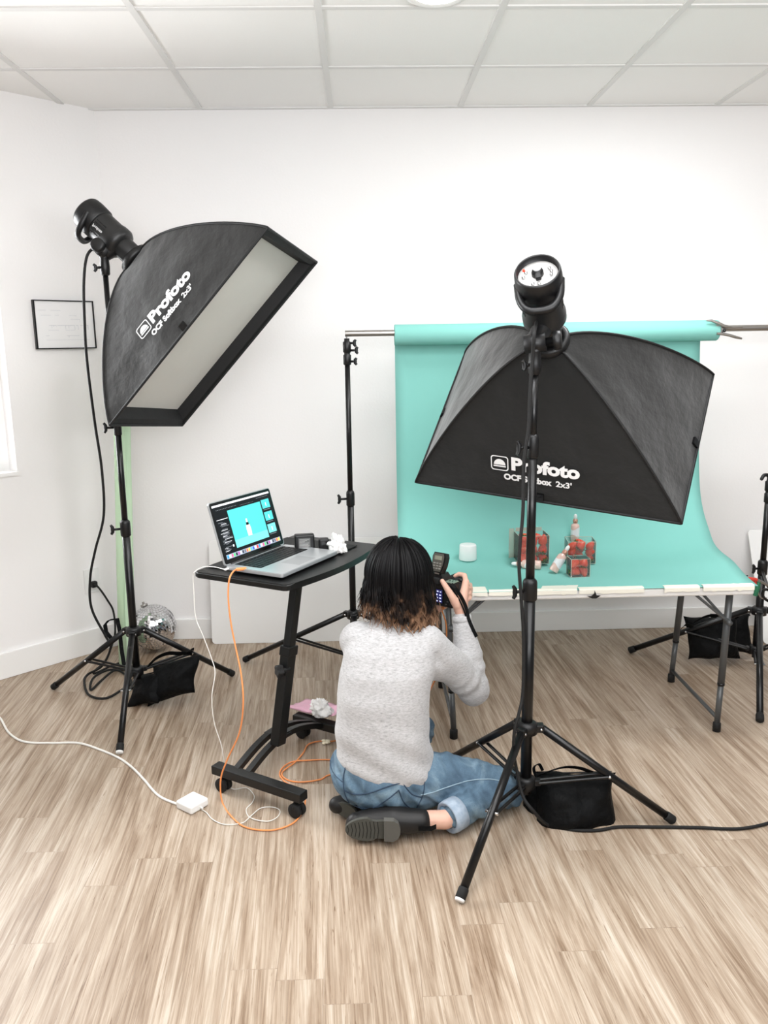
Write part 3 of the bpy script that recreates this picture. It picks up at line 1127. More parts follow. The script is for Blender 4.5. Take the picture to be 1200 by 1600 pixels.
cable('charging_cable', 'thin white charging cable from laptop to power brick, looped on floor', pts, 0.0016, M_whitec)
g_c = [fl(375, 889, .78), fl(367, 891, .782), atY(360, 900, 2.61), atY(357, 915, 2.60), atY(357, 940, 2.60), atY(361, 975, 2.60), atY(368, 1010, 2.59), atY(377, 1055, 2.56), atY(380, 1100, 2.54), atY(374, 1145, 2.56), atY(356, 1185, 2.59), atY(345, 1217, 2.602)]
g_c += [fl(a, b_, .004) for a, b_ in ((347, 1252), (362, 1276), (385, 1293), (425, 1297), (458, 1286), (474, 1265), (476, 1245), (462, 1232), (446, 1222), (437, 1210), (443, 1198), (458, 1190), (480, 1188), (512, 1187), (535, 1190), (545, 1205), (514, 1211), (500, 1218), (470, 1222), (448, 1218), (441, 1207), (462, 1190), (474, 1176))]
g_c += [fl(482, 1163, .004), fl(500, 1158, .004), fl(520, 1158, .004), fl(560, 1150, .004), Vector((0.12, 3.0, 0.01)), Vector((0.25, 2.95, 0.25)), atY(690, 1025, 2.86), atY(697, 1000, 2.84), atY(697, 975, 2.83), atY(691, 955, 2.81)]


def oplug(g):
    g.box((0, 0, 0), (0.034, 0.014, 0.009), Matrix.Translation(fl(377, 889, .782)) @ Matrix.Rotation(R(20), 4, 'Z'), 0.002)
    g.ball(atY(692, 950, 2.80), 0.006)


cable('tether_cable', 'long orange tether cable from laptop, looping on floor to the camera', g_c, 0.0028, M_orange, 'cable', 7, oplug)
g = MB()
cc = fl(509, 1160, .012)
for k in range(6):
    g.ball(cc+Vector((0.010*math.cos(k*1.3), 0.008*math.sin(k*1.3), 0.003*(k % 3))), 0.008, (1, .8, .6))
tag(g.build('cable_tie', mat('cream_plastic', (232, 222, 196), 0.6)), 'small cream knot of cable tie on the orange cable', 'cable tie')


# ================================================================== SANDBAGS
def pillow(mb, c, X, Y, Z, W, H, T, seed=0, n=18, pinch=0.08, notch=0.0):
    c, X, Y, Z = Vector(c), Vector(X).normalized(), Vector(Y).normalized(), Vector(Z).normalized()
    for sg in (1, -1):
        vs, fs = [], []
        for i in range(n+1):
            for j in range(n+1):
                s_, t_ = -1+2*i/n, -1+2*j/n
                th = T/2*(max(0, 1-abs(s_)**3.2)**0.6)*(max(0, 1-abs(t_)**3.2)**0.6)
                x = s_*W/2*(1-pinch*(1-t_*t_))
                y = t_*H/2*(1-pinch*(1-s_*s_))
                q = Vector((x*9, y*9, seed*3.7))
                dn_ = noise.noise(q)*0.026+noise.noise(q*2.7)*0.012
                e = min(1, th/(T/2)*1.2)
                vs.append(c+X*(x+noise.noise(q+Vector((9, 0, 0)))*.016)+Y*(y+noise.noise(q+Vector((0, 9, 0)))*.022)+Z*(sg*th+dn_*e))
        for i in range(n):
            for j in range(n):
                q = i*(n+1)+j
                fs.append((q, q+1, q+n+2, q+n+1))
        mb.add(vs, fs, True)


def sandbag(label, pouches, straps, org):
    t = thing('sandbag', org, label, 'sandbag', 'black sandbags weighing the stands')
    for i, pz in enumerate(pouches):
        g = MB()
        pillow(g, *pz, seed=i+org[0])
        pc = g.build('pouch', M_bag, t, weld=True)
        # edge seam
        c, X, Y, Z, W, H, T = pz
        X, Y = Vector(X).normalized(), Vector(Y).normalized()
        MB().tube([Vector(c)+X*W/2*a*0.96+Y*H/2*0.96 for a in (-.98, -.5, 0, .5, .98)], 0.003, 6).build('seam', M_piping, pc)
    for pts, wv in straps:
        MB().ribbon(catmull(pts, 6), wv, 0.0012).build('handle_strap', M_bag, t)
    return t


# left bag beside the left stand
c = atY(272, 1062, 3.40)
sandbag('black sandbag slumped beside the left stand near the mirror ball',
        [(c, (.95, -.15, .28), (.1, .45, .85), (-.2, -.9, .45), .22, .17, .10),
         (atY(232, 1076, 3.40)+Vector((0, 0, 0)), (.85, -.3, .3), (.25, .5, .8), (-.3, -.85, .4), .17, .15, .09)],
        [([atY(232, 1040, 3.42), atY(245, 1028, 3.43), atY(262, 1021, 3.43), atY(280, 1021, 3.42), atY(300, 1020, 3.42)], (0.004, -0.006, 0.01)),
         ([atY(290, 1022, 3.42), atY(302, 1014, 3.44), atY(300, 1022, 3.46)], (0.004, -0.006, 0.008))], (-0.85, 3.40, 0))
c = atY(892, 1250, 2.46)
sandbag('black sandbag slung at the foot of the centre stand on the right',
        [(atY(898, 1253, 2.44), (1, -.04, .02), (.0, .35, .94), (0, -.94, .35), .265, .19, .12),
         (atY(862, 1262, 2.50), (.95, -.1, .05), (.1, .5, .86), (-.1, -.86, .5), .21, .15, .10)],
        [([atY(830, 1215, 2.46), atY(850, 1208, 2.46), atY(880, 1199, 2.45), atY(905, 1200, 2.45), atY(925, 1207, 2.45)], (0.003, -0.007, 0.007)),
         ([atY(838, 1215, 2.45), atY(834, 1200, 2.46), atY(842, 1194, 2.46), atY(848, 1204, 2.46)], (0.003, -0.004, 0.004))], (.62, 2.47, 0))
sandbag('black sandbag hanging on the right stand leg behind the table legs',
        [(atY(1112, 998, 3.72), (1, -.15, .02), (-.05, .25, .97), (0, -.97, .25), .235, .20, .11),
         (atY(1140, 990, 3.78), (1, -.1, -.02), (.05, .2, .97), (0, -.97, .2), .20, .19, .09)],
        [([atY(1085, 972, 3.70), atY(1100, 964, 3.70), atY(1115, 962, 3.70), atY(1130, 968, 3.70)], (0.003, -0.006, 0.008)),
         ([atY(1065, 982, 3.71), atY(1072, 976, 3.71), atY(1082, 980, 3.71)], (0.003, -0.006, 0.009)),
         ([atY(1135, 970, 3.70), atY(1145, 958, 3.70), atY(1152, 966, 3.70)], (0.005, -0.006, 0.006))], (1.68, 3.74, 0))

# ================================================================== CORNER: green roll, mirror ball, foam boards
g = MB()
gx, gy = -1.172, 3.885
g.lathe([(0.034, 0.001), (0.039, 0.004), (0.040, 0.5), (0.038, 1.0), (0.039, 1.52), (0.030, 1.522), (0.030, 1.4), (0.0, 1.4)], (gx, gy, 0), (0.052, 0.012, 1), 20)
g.ribbon([(gx+0.02, gy-0.038, 0.02), (gx+0.028, gy-0.038, 0.3), (gx+0.056, gy-0.032, 0.7), (gx+0.09, gy-0.026, 1.4)], (0.006, 0.003, 0), 0.001)
tag(g.build('paper_roll', M_green), 'tall pale green paper roll standing in the left corner behind the stand', 'paper roll')

bc = atY(238, 966, 4.04)
rb = 0.116
bc.z = rb+0.012
t = thing('mirror_ball', (bc.x, bc.y, 0), 'silver mirror disco ball on the floor in the back left corner', 'disco ball')
M_mir = mat('mirror_tile', (225, 225, 228), 0.06, 1.0)
g = MB()
random.seed(3)
NR = 26
vs, fs = [], []
for i in range(NR):
    t0, t1 = PI*i/NR+0.006, PI*(i+1)/NR-0.006
    nk = max(4, int(2*PI*math.sin((t0+t1)/2)/(PI/NR)))
    for k in range(nk):
        a0, a1 = 2*PI*k/nk, 2*PI*(k+1)/nk
        ga = 0.05*(a1-a0)
        a0 += ga
        a1 -= ga
        jit = Vector((random.uniform(-1, 1), random.uniform(-1, 1), random.uniform(-1, 1)))*0.0011
        for n_, (tt, aa) in enumerate(((t0, a0), (t1, a0), (t1, a1), (t0, a1))):
            vs.append(bc+Vector((math.sin(tt)*math.cos(aa), math.sin(tt)*math.sin(aa), math.cos(tt)))*(rb+jit[n_ % 3]))
        q = len(vs)-4
        fs.append((q, q+1, q+2, q+3))
g.add(vs, fs, False)
g.build('mirror_tiles', M_mir, t)
MB().ball(bc, rb-0.0025, u=32, v=20).build('core', mat('ball_core', (150, 148, 145), .5), t)
MB().lathe([(0.018, 0), (0.018, 0.012), (0.006, 0.014), (0.006, 0.024)], bc+Vector((-0.04, 0.02, rb*0.9)), (-.3, .15, .9), 16).build('hanging_cap', M_steel, t)

def leaning_board(name, label, x0, x1, yb, yt, z1, r=0.02):
    prof = rrect(x0, 0, x1, z1, r)
    n = len(prof)
    dy = (yt-yb)/z1
    vs = [(a, yb+dy*b_, b_+.001) for a, b_ in prof]+[(a, yb+dy*b_+0.008, b_+.001) for a, b_ in prof]
    fs = [tuple(range(n)), tuple(range(n, 2*n))[::-1]]+[(k, (k+1) % n, n+(k+1) % n, n+k) for k in range(n)]
    return tag(MB().add(vs, fs).build(name, M_foam), label, 'foam board')


leaning_board('foam_board', 'wide white foam board leaning on the back wall behind the laptop cart', -0.797, 0.30, 4.12, 4.185, 0.535)
leaning_board('foam_board', 'white foam board leaning on the wall at the far right edge', 2.01, 2.75, 3.93, 4.19, 0.53)

# ================================================================== BACKDROP
bar = thing('crossbar', (0.9, 3.60, 1.552), 'long horizontal brushed steel crossbar carrying the teal roll', 'crossbar')
MB().lathe([(0.0125, 0), (0.013, 0.002), (0.013, 2.66), (0.0125, 2.662), (0, 2.662)], (-0.062, 3.60, 1.562), (1, 0, -0.001), 20).build('tube', M_steel, bar)
PX0, PX1 = 0.150, 1.475
back = thing('paper_backdrop', (0.82, 3.6, 0.6), 'teal seamless paper backdrop unrolled from the crossbar onto the table', 'paper backdrop')
MB().lathe([(0.016, 0), (0.042, 0.0), (0.0435, 0.003), (0.0435, 1.377), (0.042, 1.38), (0.016, 1.38)], (0.147, 3.60, 1.553), (1, 0, 0), 40).build('paper_roll', M_teal, back)
profL = [(3.643, 1.553), (3.640, 1.40), (3.632, 1.20), (3.618, 1.0), (3.60, 0.88), (3.565, 0.77), (3.51, 0.69), (3.44, 0.640), (3.34, 0.6135), (3.22, 0.6075), (3.09, 0.6075), (2.962, 0.6075)]
profR = [(3.643, 1.553), (3.638, 1.47), (3.61, 1.25), (3.585, 1.05), (3.55, 0.885), (3.50, 0.79), (3.42, 0.713), (3.37, 0.675), (3.30, 0.656), (3.18, 0.645), (3.07, 0.620), (2.962, 0.6075)]
NP = 6
cl = catmull([(0, a, b_) for a, b_ in profL], NP)
cr_ = catmull([(0, a, b_) for a, b_ in profR], NP)
nx = 28
vs, fs = [], []
for i in range(nx+1):
    x = PX0+(PX1-PX0)*i/nx
    u = max(0, min(1, (x-0.95)/(PX1-0.95)))
    u = u*u*(3-2*u)
    for k in range(len(cl)):
        q = cl[k].lerp(cr_[k], u)
        vs.append(Vector((x, q.y+0.004*noise.noise(Vector((x*3, q.z*2, 0))), q.z if q.z > 0.62 else max(q.z, .6065))))
m_ = len(cl)
for i in range(nx):
    for k in range(m_-1):
        q = i*m_+k
        fs.append((q, q+1, q+m_+1, q+m_))
sheet = MB().add(vs, fs, True).build('paper_sheet', M_teal, back)
md = sheet.modifiers.new('s', 'SOLIDIFY')
md.thickness = 0.001
SB = BVHTree.FromPolygons(vs, fs)


def on_sheet(px, py, off=0.0):
    h_ = SB.ray_cast(CAM, ray(px, py).normalized())
    return h_[0]+Vector((0, 0, off))


# silver spring clamp on the right end of the roll
Y0 = 3.575
P_ = lambda a, b_, y=Y0: atY(a, b_, y)
t = thing('spring_clamp', P_(1125, 512), 'silver metal spring clamp gripping the right end of the teal roll', 'clamp', None)
MB().tube([P_(1104, 501, 3.555), P_(1112, 501, 3.555), P_(1122, 505, 3.555), P_(1132, 510, 3.555), P_(1146, 512, 3.555), P_(1160, 511, 3.555)], [.003, .005, .007, .0075, .006, .005], 10, up=(0, 1, 0)).build('jaw', M_steel, t)
MB().tube([P_(1120, 521, 3.555), P_(1130, 522, 3.555), P_(1140, 524, 3.555), P_(1150, 527, 3.555), P_(1159, 529, 3.555)], [.005, .006, .006, .006, .004], 10, up=(0, 1, 0)).build('jaw', M_steel, t)
MB().add([P_(1119, 504, 3.56), P_(1130, 510, 3.56), P_(1130, 523, 3.56), P_(1121, 522, 3.56), P_(1119, 504, 3.60), P_(1130, 510, 3.60), P_(1130, 523, 3.60), P_(1121, 522, 3.60)], [(0, 1, 2, 3), (7, 6, 5, 4), (0, 4, 5, 1), (1, 5, 6, 2), (2, 6, 7, 3), (3, 7, 4, 0)]).build('side_plate', M_steel, t)
MB().cyl(P_(1132, 517, 3.55), P_(1132, 517, 3.61), 0.006).build('spring', M_black, t)

# ================================================================== FOLDING TABLE
tb = thing('folding_table', (0.85, 3.28, 0), 'low white topped folding table with grey legs under the teal paper', 'table')
MB().box((0.86, 3.277, 0.587), (1.215, 0.615, 0.034), None, 0.008, 3).build('table_top', M_tabletop, tb)
for X, sg in ((1.39, -1), (0.325, 1)):
    tops = []
    for Y in (3.011, 3.50):
        top = Vector((X+0.012*sg*-1, Y+(0.02 if Y < 3.2 else -.02), 0.575))
        ft = Vector((X-0.012*(1 if sg < 0 else -1), Y, 0))
        mid = top.lerp(ft, 0.66)
        lg = MB().cyl(top, mid, 0.0135, seg=18).build('leg', M_greymetal, tb)
        MB().cyl(mid, ft+Vector((0, 0, .03)), 0.0115, seg=18).build('leg_extension', M_greymetal, lg)
        MB().lathe([(0.0142, -0.006), (0.0142, 0.004)], mid, (0, 0, 1), 18).build('collar', M_black, lg)
        MB().lathe([(0.0155, 0), (0.0155, 0.034), (0.012, 0.038)], ft, (0, 0, 1), 18).build('rubber_foot', M_rubber, lg)
        tops.append(ft)
    MB().cyl(tops[0]+Vector((0, .012, 0.055)), tops[1]+Vector((0, -.012, 0.055)), 0.008, seg=12).build('crossbar', M_greymetal, tb)
    for dx in (0, 0.022):
        a = Vector((X+(0.012+dx)*-sg*-1*0, 0, 0))
    q = Vector((X+0.0, 3.005, 0.455))
    for dy in (-0.014, 0.014):
        MB().tube([q+Vector((0.0, dy*.3, 0)), q+Vector((sg*0.125+dy*1.2, dy, 0.118))], 0.0055, 10).build('folding_strut', M_greymetal, tb)
    MB().cyl(q-Vector((0, 0.022, 0)), q+Vector((0, 0.02, 0)), 0.010, seg=16).build('strut_pivot', M_greymetal, tb)

# strips of masking tape along the front edge
yf = 2.9695
tapes = [(0.23, 0.458, 0.055, 0.0), (0.655, 0.79, 0.046, 0.018), (0.80, 1.045, 0.018, 0.0), (1.125, 1.255, 0.016, 0.0), (1.268, 1.462, 0.015, 0.0), (0.46, 0.70, 0.004, 0.0)]
tl = ['cream masking tape strip at the left front corner by the raised hand', 'cream masking tape strip in front of the strawberries', 'cream masking tape strip on the table edge right of the centre stand', 'short cream masking tape strip midway to the right table corner', 'cream masking tape strip at the right front corner of the table', 'narrow cream masking tape strip left of the centre stand pole']
random.seed(8)
for i, (a, b_, dp, sk) in enumerate(tapes):
    n = 14
    vs, fs = [], []
    for k in range(n+1):
        u = k/n
        x = a+(b_-a)*u
        jag = 0.003*noise.noise(Vector((x*60, i, 0)))
        zt = 0.6098+0.0006*i
        row = [(x+sk*1.0, yf+dp+jag, zt), (x+sk*.4, yf+dp*.4, zt), (x, yf-0.004, zt), (x, yf-0.0085, 0.6062), (x, yf-0.0085, 0.592+jag*2)]
        if k in (0, n):
            row = [(p_[0]+jag*2, p_[1], p_[2]) for p_ in row]
        vs += row
    for k in range(n):
        for j in range(4):
            q = k*5+j
            fs.append((q, q+1, q+6, q+5))
    o = MB().add(vs, fs, False).build('masking_tape', M_tape)
    md = o.modifiers.new('s', 'SOLIDIFY')
    md.thickness = 0.0005
    md.offset = 1
    tag(o, tl[i], 'tape', 'masking tape along the table edge')
# dark curled scrap hanging at the edge
q = atY(928, 932, 2.955)
g = MB()
pts = [(1010, 672), (1040, 675), (1062, 655), (1064, 635), (1078, 668), (1105, 670), (1075, 690), (1045, 690)]
vs = [atY(690+a/4.444, 780+b_/4.444, 2.956) for a, b_ in pts]
vs2 = [v_+Vector((0, 0.003, 0)) for v_ in vs]
n = len(vs)
g.add(vs+vs2, [(0, 1, 7), (1, 2, 6, 7), (2, 3, 4), (2, 4, 6), (4, 5, 6), (8, 15, 9), (9, 15, 14, 10), (10, 12, 11), (10, 14, 12), (12, 14, 13)]+[(k, (k+1) % n, n+(k+1) % n, n+k) for k in range(n)])
tag(g.build('tape_scrap', M_blackp), 'small dark torn scrap stuck on the front edge of the table', 'scrap')

# spring clamp with red and green grips on the right stand
t = thing('spring_clamp', atY(1180, 910, 3.30), 'small spring clamp with red and green grips at the right table corner', 'clamp', None)
Q = lambda a, b_, y=3.30: atY(1060+a/5.714, 740+b_/5.714, y)
MB().tube([Q(540, 930), Q(575, 932), Q(620, 945)], [0.006, .008, .008], 10).build('jaw_pad', M_black, t)
MB().tube([Q(555, 915), Q(620, 912)], 0.0025, 8).build('jaw_pad', M_black, t)
MB().tube([Q(615, 940), Q(665, 945), Q(700, 950)], [0.008, .009, .008], 10).build('red_grip', M_red, t)
MB().tube([Q(680, 955), Q(690, 1000)], [.007, .006], 10).build('red_grip', M_red, t)
MB().tube([Q(700, 950), Q(760, 975), Q(810, 1005)], [0.007, .006, .006], 10).build('handle', M_steel, t)
MB().tube([Q(720, 965), Q(700, 1030), Q(685, 1090)], [0.008, .012, .009], 10).build('green_grip', M_dgreen, t)
MB().tube(catmull([Q(710, 1040), Q(720, 1080), Q(745, 1112), Q(790, 1112)], 5), 0.0035, 8).build('handle', M_steel, t)
MB().tube(catmull([Q(760, 1040), Q(752, 1080), Q(775, 1120), Q(830, 1140), Q(840, 1060), Q(790, 1035), Q(760, 1040)], 5), 0.006, 10).build('spring', M_black, t)
MB().tube([Q(800, 1010), atY(1196, 905, 3.42), Vector((1.79, 3.565, 0.49))], 0.006, 8).build('arm', M_black, t)

# ================================================================== PROPS ON THE PAPER
q = on_sheet(731, 874)
tag(MB().lathe([(0.0, 0), (0.036, 0), (0.0375, 0.003), (0.0355, 0.060), (0.033, 0.065), (0.020, 0.0665), (0.0, 0.0665)], q+Vector((0, 0, .0005)), (0, 0, 1), 36).build('white_cap', M_whitep), 'white round tapered cap standing alone on the teal paper', 'cap')


def bottle(label, foot, axis, rollup=None, lab_off=0.0):
    t = thing('dropper_bottle', foot, label, 'bottle', 'pink dropper bottles on the teal paper')
    ax = Vector(axis).normalized()
    s_ = 1.12
    MB().lathe([(0.0, 0), (0.015*s_, 0), (0.0165*s_, 0.003), (0.0165*s_, 0.068), (0.014*s_, 0.075), (0.0075*s_, 0.080), (0.0075*s_, 0.084)], foot, ax, 28).build('glass', M_serum, t)
    x, y, z = basis(ax)
    f = Vector(foot)
    vs, fs = [], []
    n = 40
    for k in range(n):
        a = 2*PI*k/n
        d = x*math.cos(a)+y*math.sin(a)
        hh = 0.058+0.006*math.sin(2*a+lab_off)
        ll = 0.026-0.006*math.sin(2*a+lab_off)
        vs += [f+ax*ll+d*0.0170*s_, f+ax*hh+d*0.0170*s_]
    for k in range(n):
        q_ = (2*k, 2*((k+1) % n), 2*((k+1) % n)+1, 2*k+1)
        fs.append(q_)
    MB().add(vs, fs, True).build('label', M_label, t)
    MB().lathe([(0.0085*s_, 0.082), (0.0095*s_, 0.084), (0.0095*s_, 0.096), (0.0085*s_, 0.098)], foot, ax, 20).build('collar', mat('rose_metal', (214, 160, 140), .35, .5), t)
    MB().lathe([(0.0068*s_, 0.097), (0.007*s_, 0.108), (0.006*s_, 0.116), (0.003*s_, 0.120), (0, 0.121)], foot, ax, 20).build('dropper_bulb', M_whitep, t)
    return t


stb = on_sheet(898, 846)
bottle('upright pink dropper bottle standing behind the strawberry boxes on the right', stb+Vector((0, 0, .001)), (0, 0, 1))


def plastic_box(label, c, wx, wy, h, yaw, lid=0, group='clear boxes of strawberries'):
    t = thing('strawberry_box', c, label, 'box', group)
    T = Matrix.Translation(c) @ Matrix.Rotation(yaw, 4, 'Z')
    th = 0.0009
    g = MB()
    g.box((0, 0, th/2+.0004), (wx, wy, th), T)
    for sx in (-1, 1):
        g.box((sx*wx/2, 0, h/2), (th, wy, h), T)
    for sy in (-1, 1):
        g.box((0, sy*wy/2, h/2), (wx, th, h), T)
    g.build('walls', M_clear, t)
    e = MB()
    for sx in (-1, 1):
        for sy in (-1, 1):
            e.box((sx*wx/2, sy*wy/2, h/2), (0.0016, 0.0016, h), T)
    for zz in (0.0012, h):
        for sx in (-1, 1):
            e.box((sx*wx/2, 0, zz), (0.0013, wy, 0.0013), T)
        for sy in (-1, 1):
            e.box((0, sy*wy/2, zz), (wx, 0.0013, 0.0013), T)
    e.build('edges', M_clearedge, t)
    if lid == 1:
        MB().box((0, 0, h+.001), (wx, wy, th), T).build('lid', M_clear, t)
    if lid == 2:     # open flap swung out to the left at the back
        T2 = T @ Matrix.Translation((-wx/2, wy/2, 0)) @ Matrix.Rotation(R(12), 4, 'Z')
        MB().box((-0.012, 0, h*0.55), (0.022, th, h*1.1), T2).build('flap', M_flap, t)
        MB().box((0, wy*.5, h+.006), (wx*.9, th, 0.016), T).build('flap', M_flap, t)
    return T


def strawberry_proto():
    t = thing('strawberry', (0, 0, 0), 'x', 'strawberry')
    g = MB()
    prof = [(0.0, -0.024), (0.004, -0.0235), (0.009, -0.018), (0.0145, -0.006), (0.0172, 0.004), (0.0165, 0.011), (0.012, 0.016), (0.005, 0.0175), (0.0, 0.017)]
    g.lathe(prof, (0, 0, 0), (0, 0, 1), 20)
    g.build('fruit', M_straw, t)
    g = MB()
    for k in range(7):
        a = 2*PI*k/7
        d = Vector((math.cos(a), math.sin(a), 0))
        s_ = Vector((-d.y, d.x, 0))
        p0, p1, p2 = Vector((0, 0, .0172)), d*0.010+Vector((0, 0, .0200)), d*0.019+Vector((0, 0, .016+0.004*(k % 2)))
        g.add([p0, p1+s_*.0035, p2, p1-s_*.0035, p1+Vector((0, 0, .0012))], [(0, 1, 4), (1, 2, 4), (2, 3, 4), (3, 0, 4), (0, 3, 2, 1)])
    g.cyl((0, 0, .017), (0.002, 0.001, .027), 0.0011, seg=6)
    g.build('leaf_crown', M_leaf, t)
    return t


SP = strawberry_proto()
SPused = [False]


def put_berry(loc, rot, sc, label, group):
    if not SPused[0]:
        SPused[0] = True
        r = SP
    else:
        r = SP.copy()
        COL.objects.link(r)
        for ch in SP.children:
            c_ = ch.copy()
            COL.objects.link(c_)
            c_.parent = r
    r.location = loc
    r.rotation_euler = rot
    r.scale = (sc, sc, sc)
    tag(r, label, 'strawberry', group)


def fill(T, wx, wy, h, rows, name, group, r=0.0185, sc=1.0):
    """berries in layers; rows: list of layers, each a list of (fx, fy)"""
    random.seed(int(wx*1000)+len(rows))
    lay = ['bottom', 'middle', 'top']
    nl = len(rows)
    for li, rw in enumerate(rows):
        z = 0.0015+r*sc+li*(h-0.004-2*r*sc)/max(1, nl-1)*1.0
        for (fx, fy) in rw:
            ax, ay = wx/2-r*sc*1.02, wy/2-r*sc*1.02
            p_ = T @ Vector((fx*ax, fy*ay, z))
            side_ = 'left' if fx < -0.3 else ('right' if fx > 0.3 else 'middle')
            dep = 'front' if fy < 0 else 'back'
            word = {0: 'bottom', nl-1: 'top'}.get(li, 'middle')
            lab = 'red strawberry in the %s, %s %s of the %s layer' % (name, dep, side_, word)
            put_berry(p_, (random.uniform(0, 6.28), random.uniform(-.9, .9), random.uniform(0, 6)), sc*random.uniform(.93, 1.02), lab, group)


# tall box on the left
a, b_ = on_sheet(810, 886), on_sheet(857, 885.5)
wx = (b_-a).length
c = (a+b_)/2+Vector((0, wx*0.42, 0.0))
c.z = on_sheet(834, 886).z+0.012
hL = 0.118
T = plastic_box('tall clear plastic box of strawberries partly behind the stand pole', c, wx, wx*.84, hL, R(2), 2)
lay = [(-.98, -1), (0.0, -1), (.98, -1), (-.6, .9), (.6, .9)]
fill(T, wx, wx*.84, hL, [lay, [(-.95, -1), (0.05, -.9), (.98, -1), (0, .9)], lay], 'tall left box', 'strawberries in the tall left box', sc=1.08)
# large box at right, behind
a, b_ = on_sheet(892, 884), on_sheet(929, 882)
wb = (b_-a).length+.012
c = (a+b_)/2+Vector((0, wb*.45, 0))
c.z = on_sheet(910, 884).z+0.006
hB = 0.092
T = plastic_box('clear plastic box of strawberries behind the small front box', c, wb, wb*.85, hB, R(-6), 0)
fill(T, wb, wb*.85, hB, [[(-.95, -1), (0.9, -1), (0, .9)], [(-1, -1), (1, -1), (0, .6)], [(-.95, -1), (0.0, -.9), (.98, -1), (0, .9)]], 'right rear box', 'strawberries in the right rear box', sc=1.0)
# small closed box in front
a, b_ = on_sheet(890.5, 903), on_sheet(920.5, 902.5)
ws = (b_-a).length
c = (a+b_)/2+Vector((0.002, ws*.42, 0.0005))
hS = 0.074
T = plastic_box('small closed clear box of strawberries at the front beside the leaning bottle', c, ws, ws*.8, hS, R(3), 1)
fill(T, ws, ws*.8, hS, [[(-1, -1), (1, -1), (0, 1)], [(-1, -1), (1, -1), (0, 1)]], 'small front box', 'strawberries in the small front box', sc=1.0)
# leaning bottle against the small box
f0 = on_sheet(864, 896)+Vector((0, 0, 0.009))
tip = Vector((c.x-ws/2-0.006, f0.y+0.012, c.z+0.080))
bottle('pink dropper bottle leaning against the small strawberry box', f0, tip-f0, lab_off=1.0)
# lying bottle with its cap to the left
f0 = on_sheet(845, 890)+Vector((0, 0, 0.0195))
tip = on_sheet(798, 886)+Vector((0, 0, 0.015))
bottle('pink dropper bottle lying on its side in front of the tall box', f0, tip-f0, lab_off=2.0)

# ================================================================== LAPTOP CART
D_ = Vector((.866, -.5, 0))
W_ = Vector((.5, .866, 0))
CO = Vector((-0.591, 2.784, 0))
CM = frame(CO, W_, -D_, Vector((0, 0, 1)))      # x along the long side, -y toward the user side
cart = thing('laptop_cart', (-0.33, 2.80, 0), 'black rolling laptop cart with slanted column and bowed front edge', 'cart')
prof = rrect(0, -0.395, 0.62, 0, 0.02, 4)
# bow the front edge (y=-0.395)
pp_ = []
n_ = 24
edge = [(0.02+(0.58)*k/n_, -0.395-0.032*math.sin(PI*k/n_)) for k in range(n_+1)]
for x, y in rrect(0, -0.395, 0.62, 0, 0.02, 4):
    pp_.append((x, y))
pp_ = pp_[:-6*1-1+1] if False else pp_
outl = [(0.62, 0.0-0.02)]
outl = [(p_[0], p_[1]) for p_ in rrect(0, -0.395, 0.62, 0, 0.02, 4)[:10]]+[(0.0, -0.375), (0.006, -0.389)]+edge+[(0.614, -0.389), (0.62, -0.375)]
n = len(outl)
bmv = bmesh.new()
lo = [bmv.verts.new((x, y, 0.738)) for x, y in outl]
fcs = bmv.faces.new(lo)
ex = bmesh.ops.extrude_face_region(bmv, geom=[fcs])
for v_ in [q_ for q_ in ex['geom'] if isinstance(q_, bmesh.types.BMVert)]:
    v_.co.z = 0.760
bmesh.ops.bevel(bmv, geom=[e_ for e_ in bmv.edges if abs(e_.verts[0].co.z-e_.verts[1].co.z) < 1e-6], offset=0.005, segments=3, affect='EDGES')
MB().bm(bmv, CM).build('table_top', M_cart, cart)
# column
cb, ct = Vector((-0.318, 2.735, 0.14)), Vector((-0.232, 2.80, 0.742))
ax = (ct-cb).normalized()
sx_ = W_-ax*W_.dot(ax)
sx_.normalize()
sy_ = ax.cross(sx_)
Mc = frame(cb, sx_, sy_, ax)
L = (ct-cb).length
MB().box((0, 0, L*.27), (0.050, 0.036, L*.56), Mc, 0.003).build('outer_column', M_cart, cart)
ic = MB().box((0, 0, L*.75), (0.040, 0.028, L*.5), Mc, 0.003).build('inner_column', M_cart, cart)
col = MB().box((0, 0, L*.55), (0.056, 0.042, 0.035), Mc, 0.003).build('column_collar', M_cart, cart)
kb = MB()
kp = Mc @ Vector((-0.010, -0.02, L*.45))
kd = (Vector((-0.9, -0.45, 0))).normalized()
kb.cyl(kp, kp+kd*0.04, 0.007)
kx, ky, kz = basis(kd)
vs = []
nn = 40
for h_, rs in ((0.028, .9), (0.031, 1), (0.046, 1), (0.050, .85)):
    for k in range(nn):
        a = 2*PI*k/nn
        r_ = (0.021+0.0035*math.cos(5*a))*rs
        vs.append(kp+kd*h_+kx*math.cos(a)*r_+ky*math.sin(a)*r_)
fs = [(i*nn+k, i*nn+(k+1) % nn, (i+1)*nn+(k+1) % nn, (i+1)*nn+k) for i in range(3) for k in range(nn)]+[tuple(range(nn))[::-1], tuple(range(3*nn, 4*nn))]
kb.add(vs, fs)
kb.build('star_knob', M_rubber, cart)
MB().box((0, 0, L-.01), (0.09, 0.12, 0.008), frame(cb+ax*0, sx_, sy_, ax), .002).build('mounting_plate', M_cart, cart)
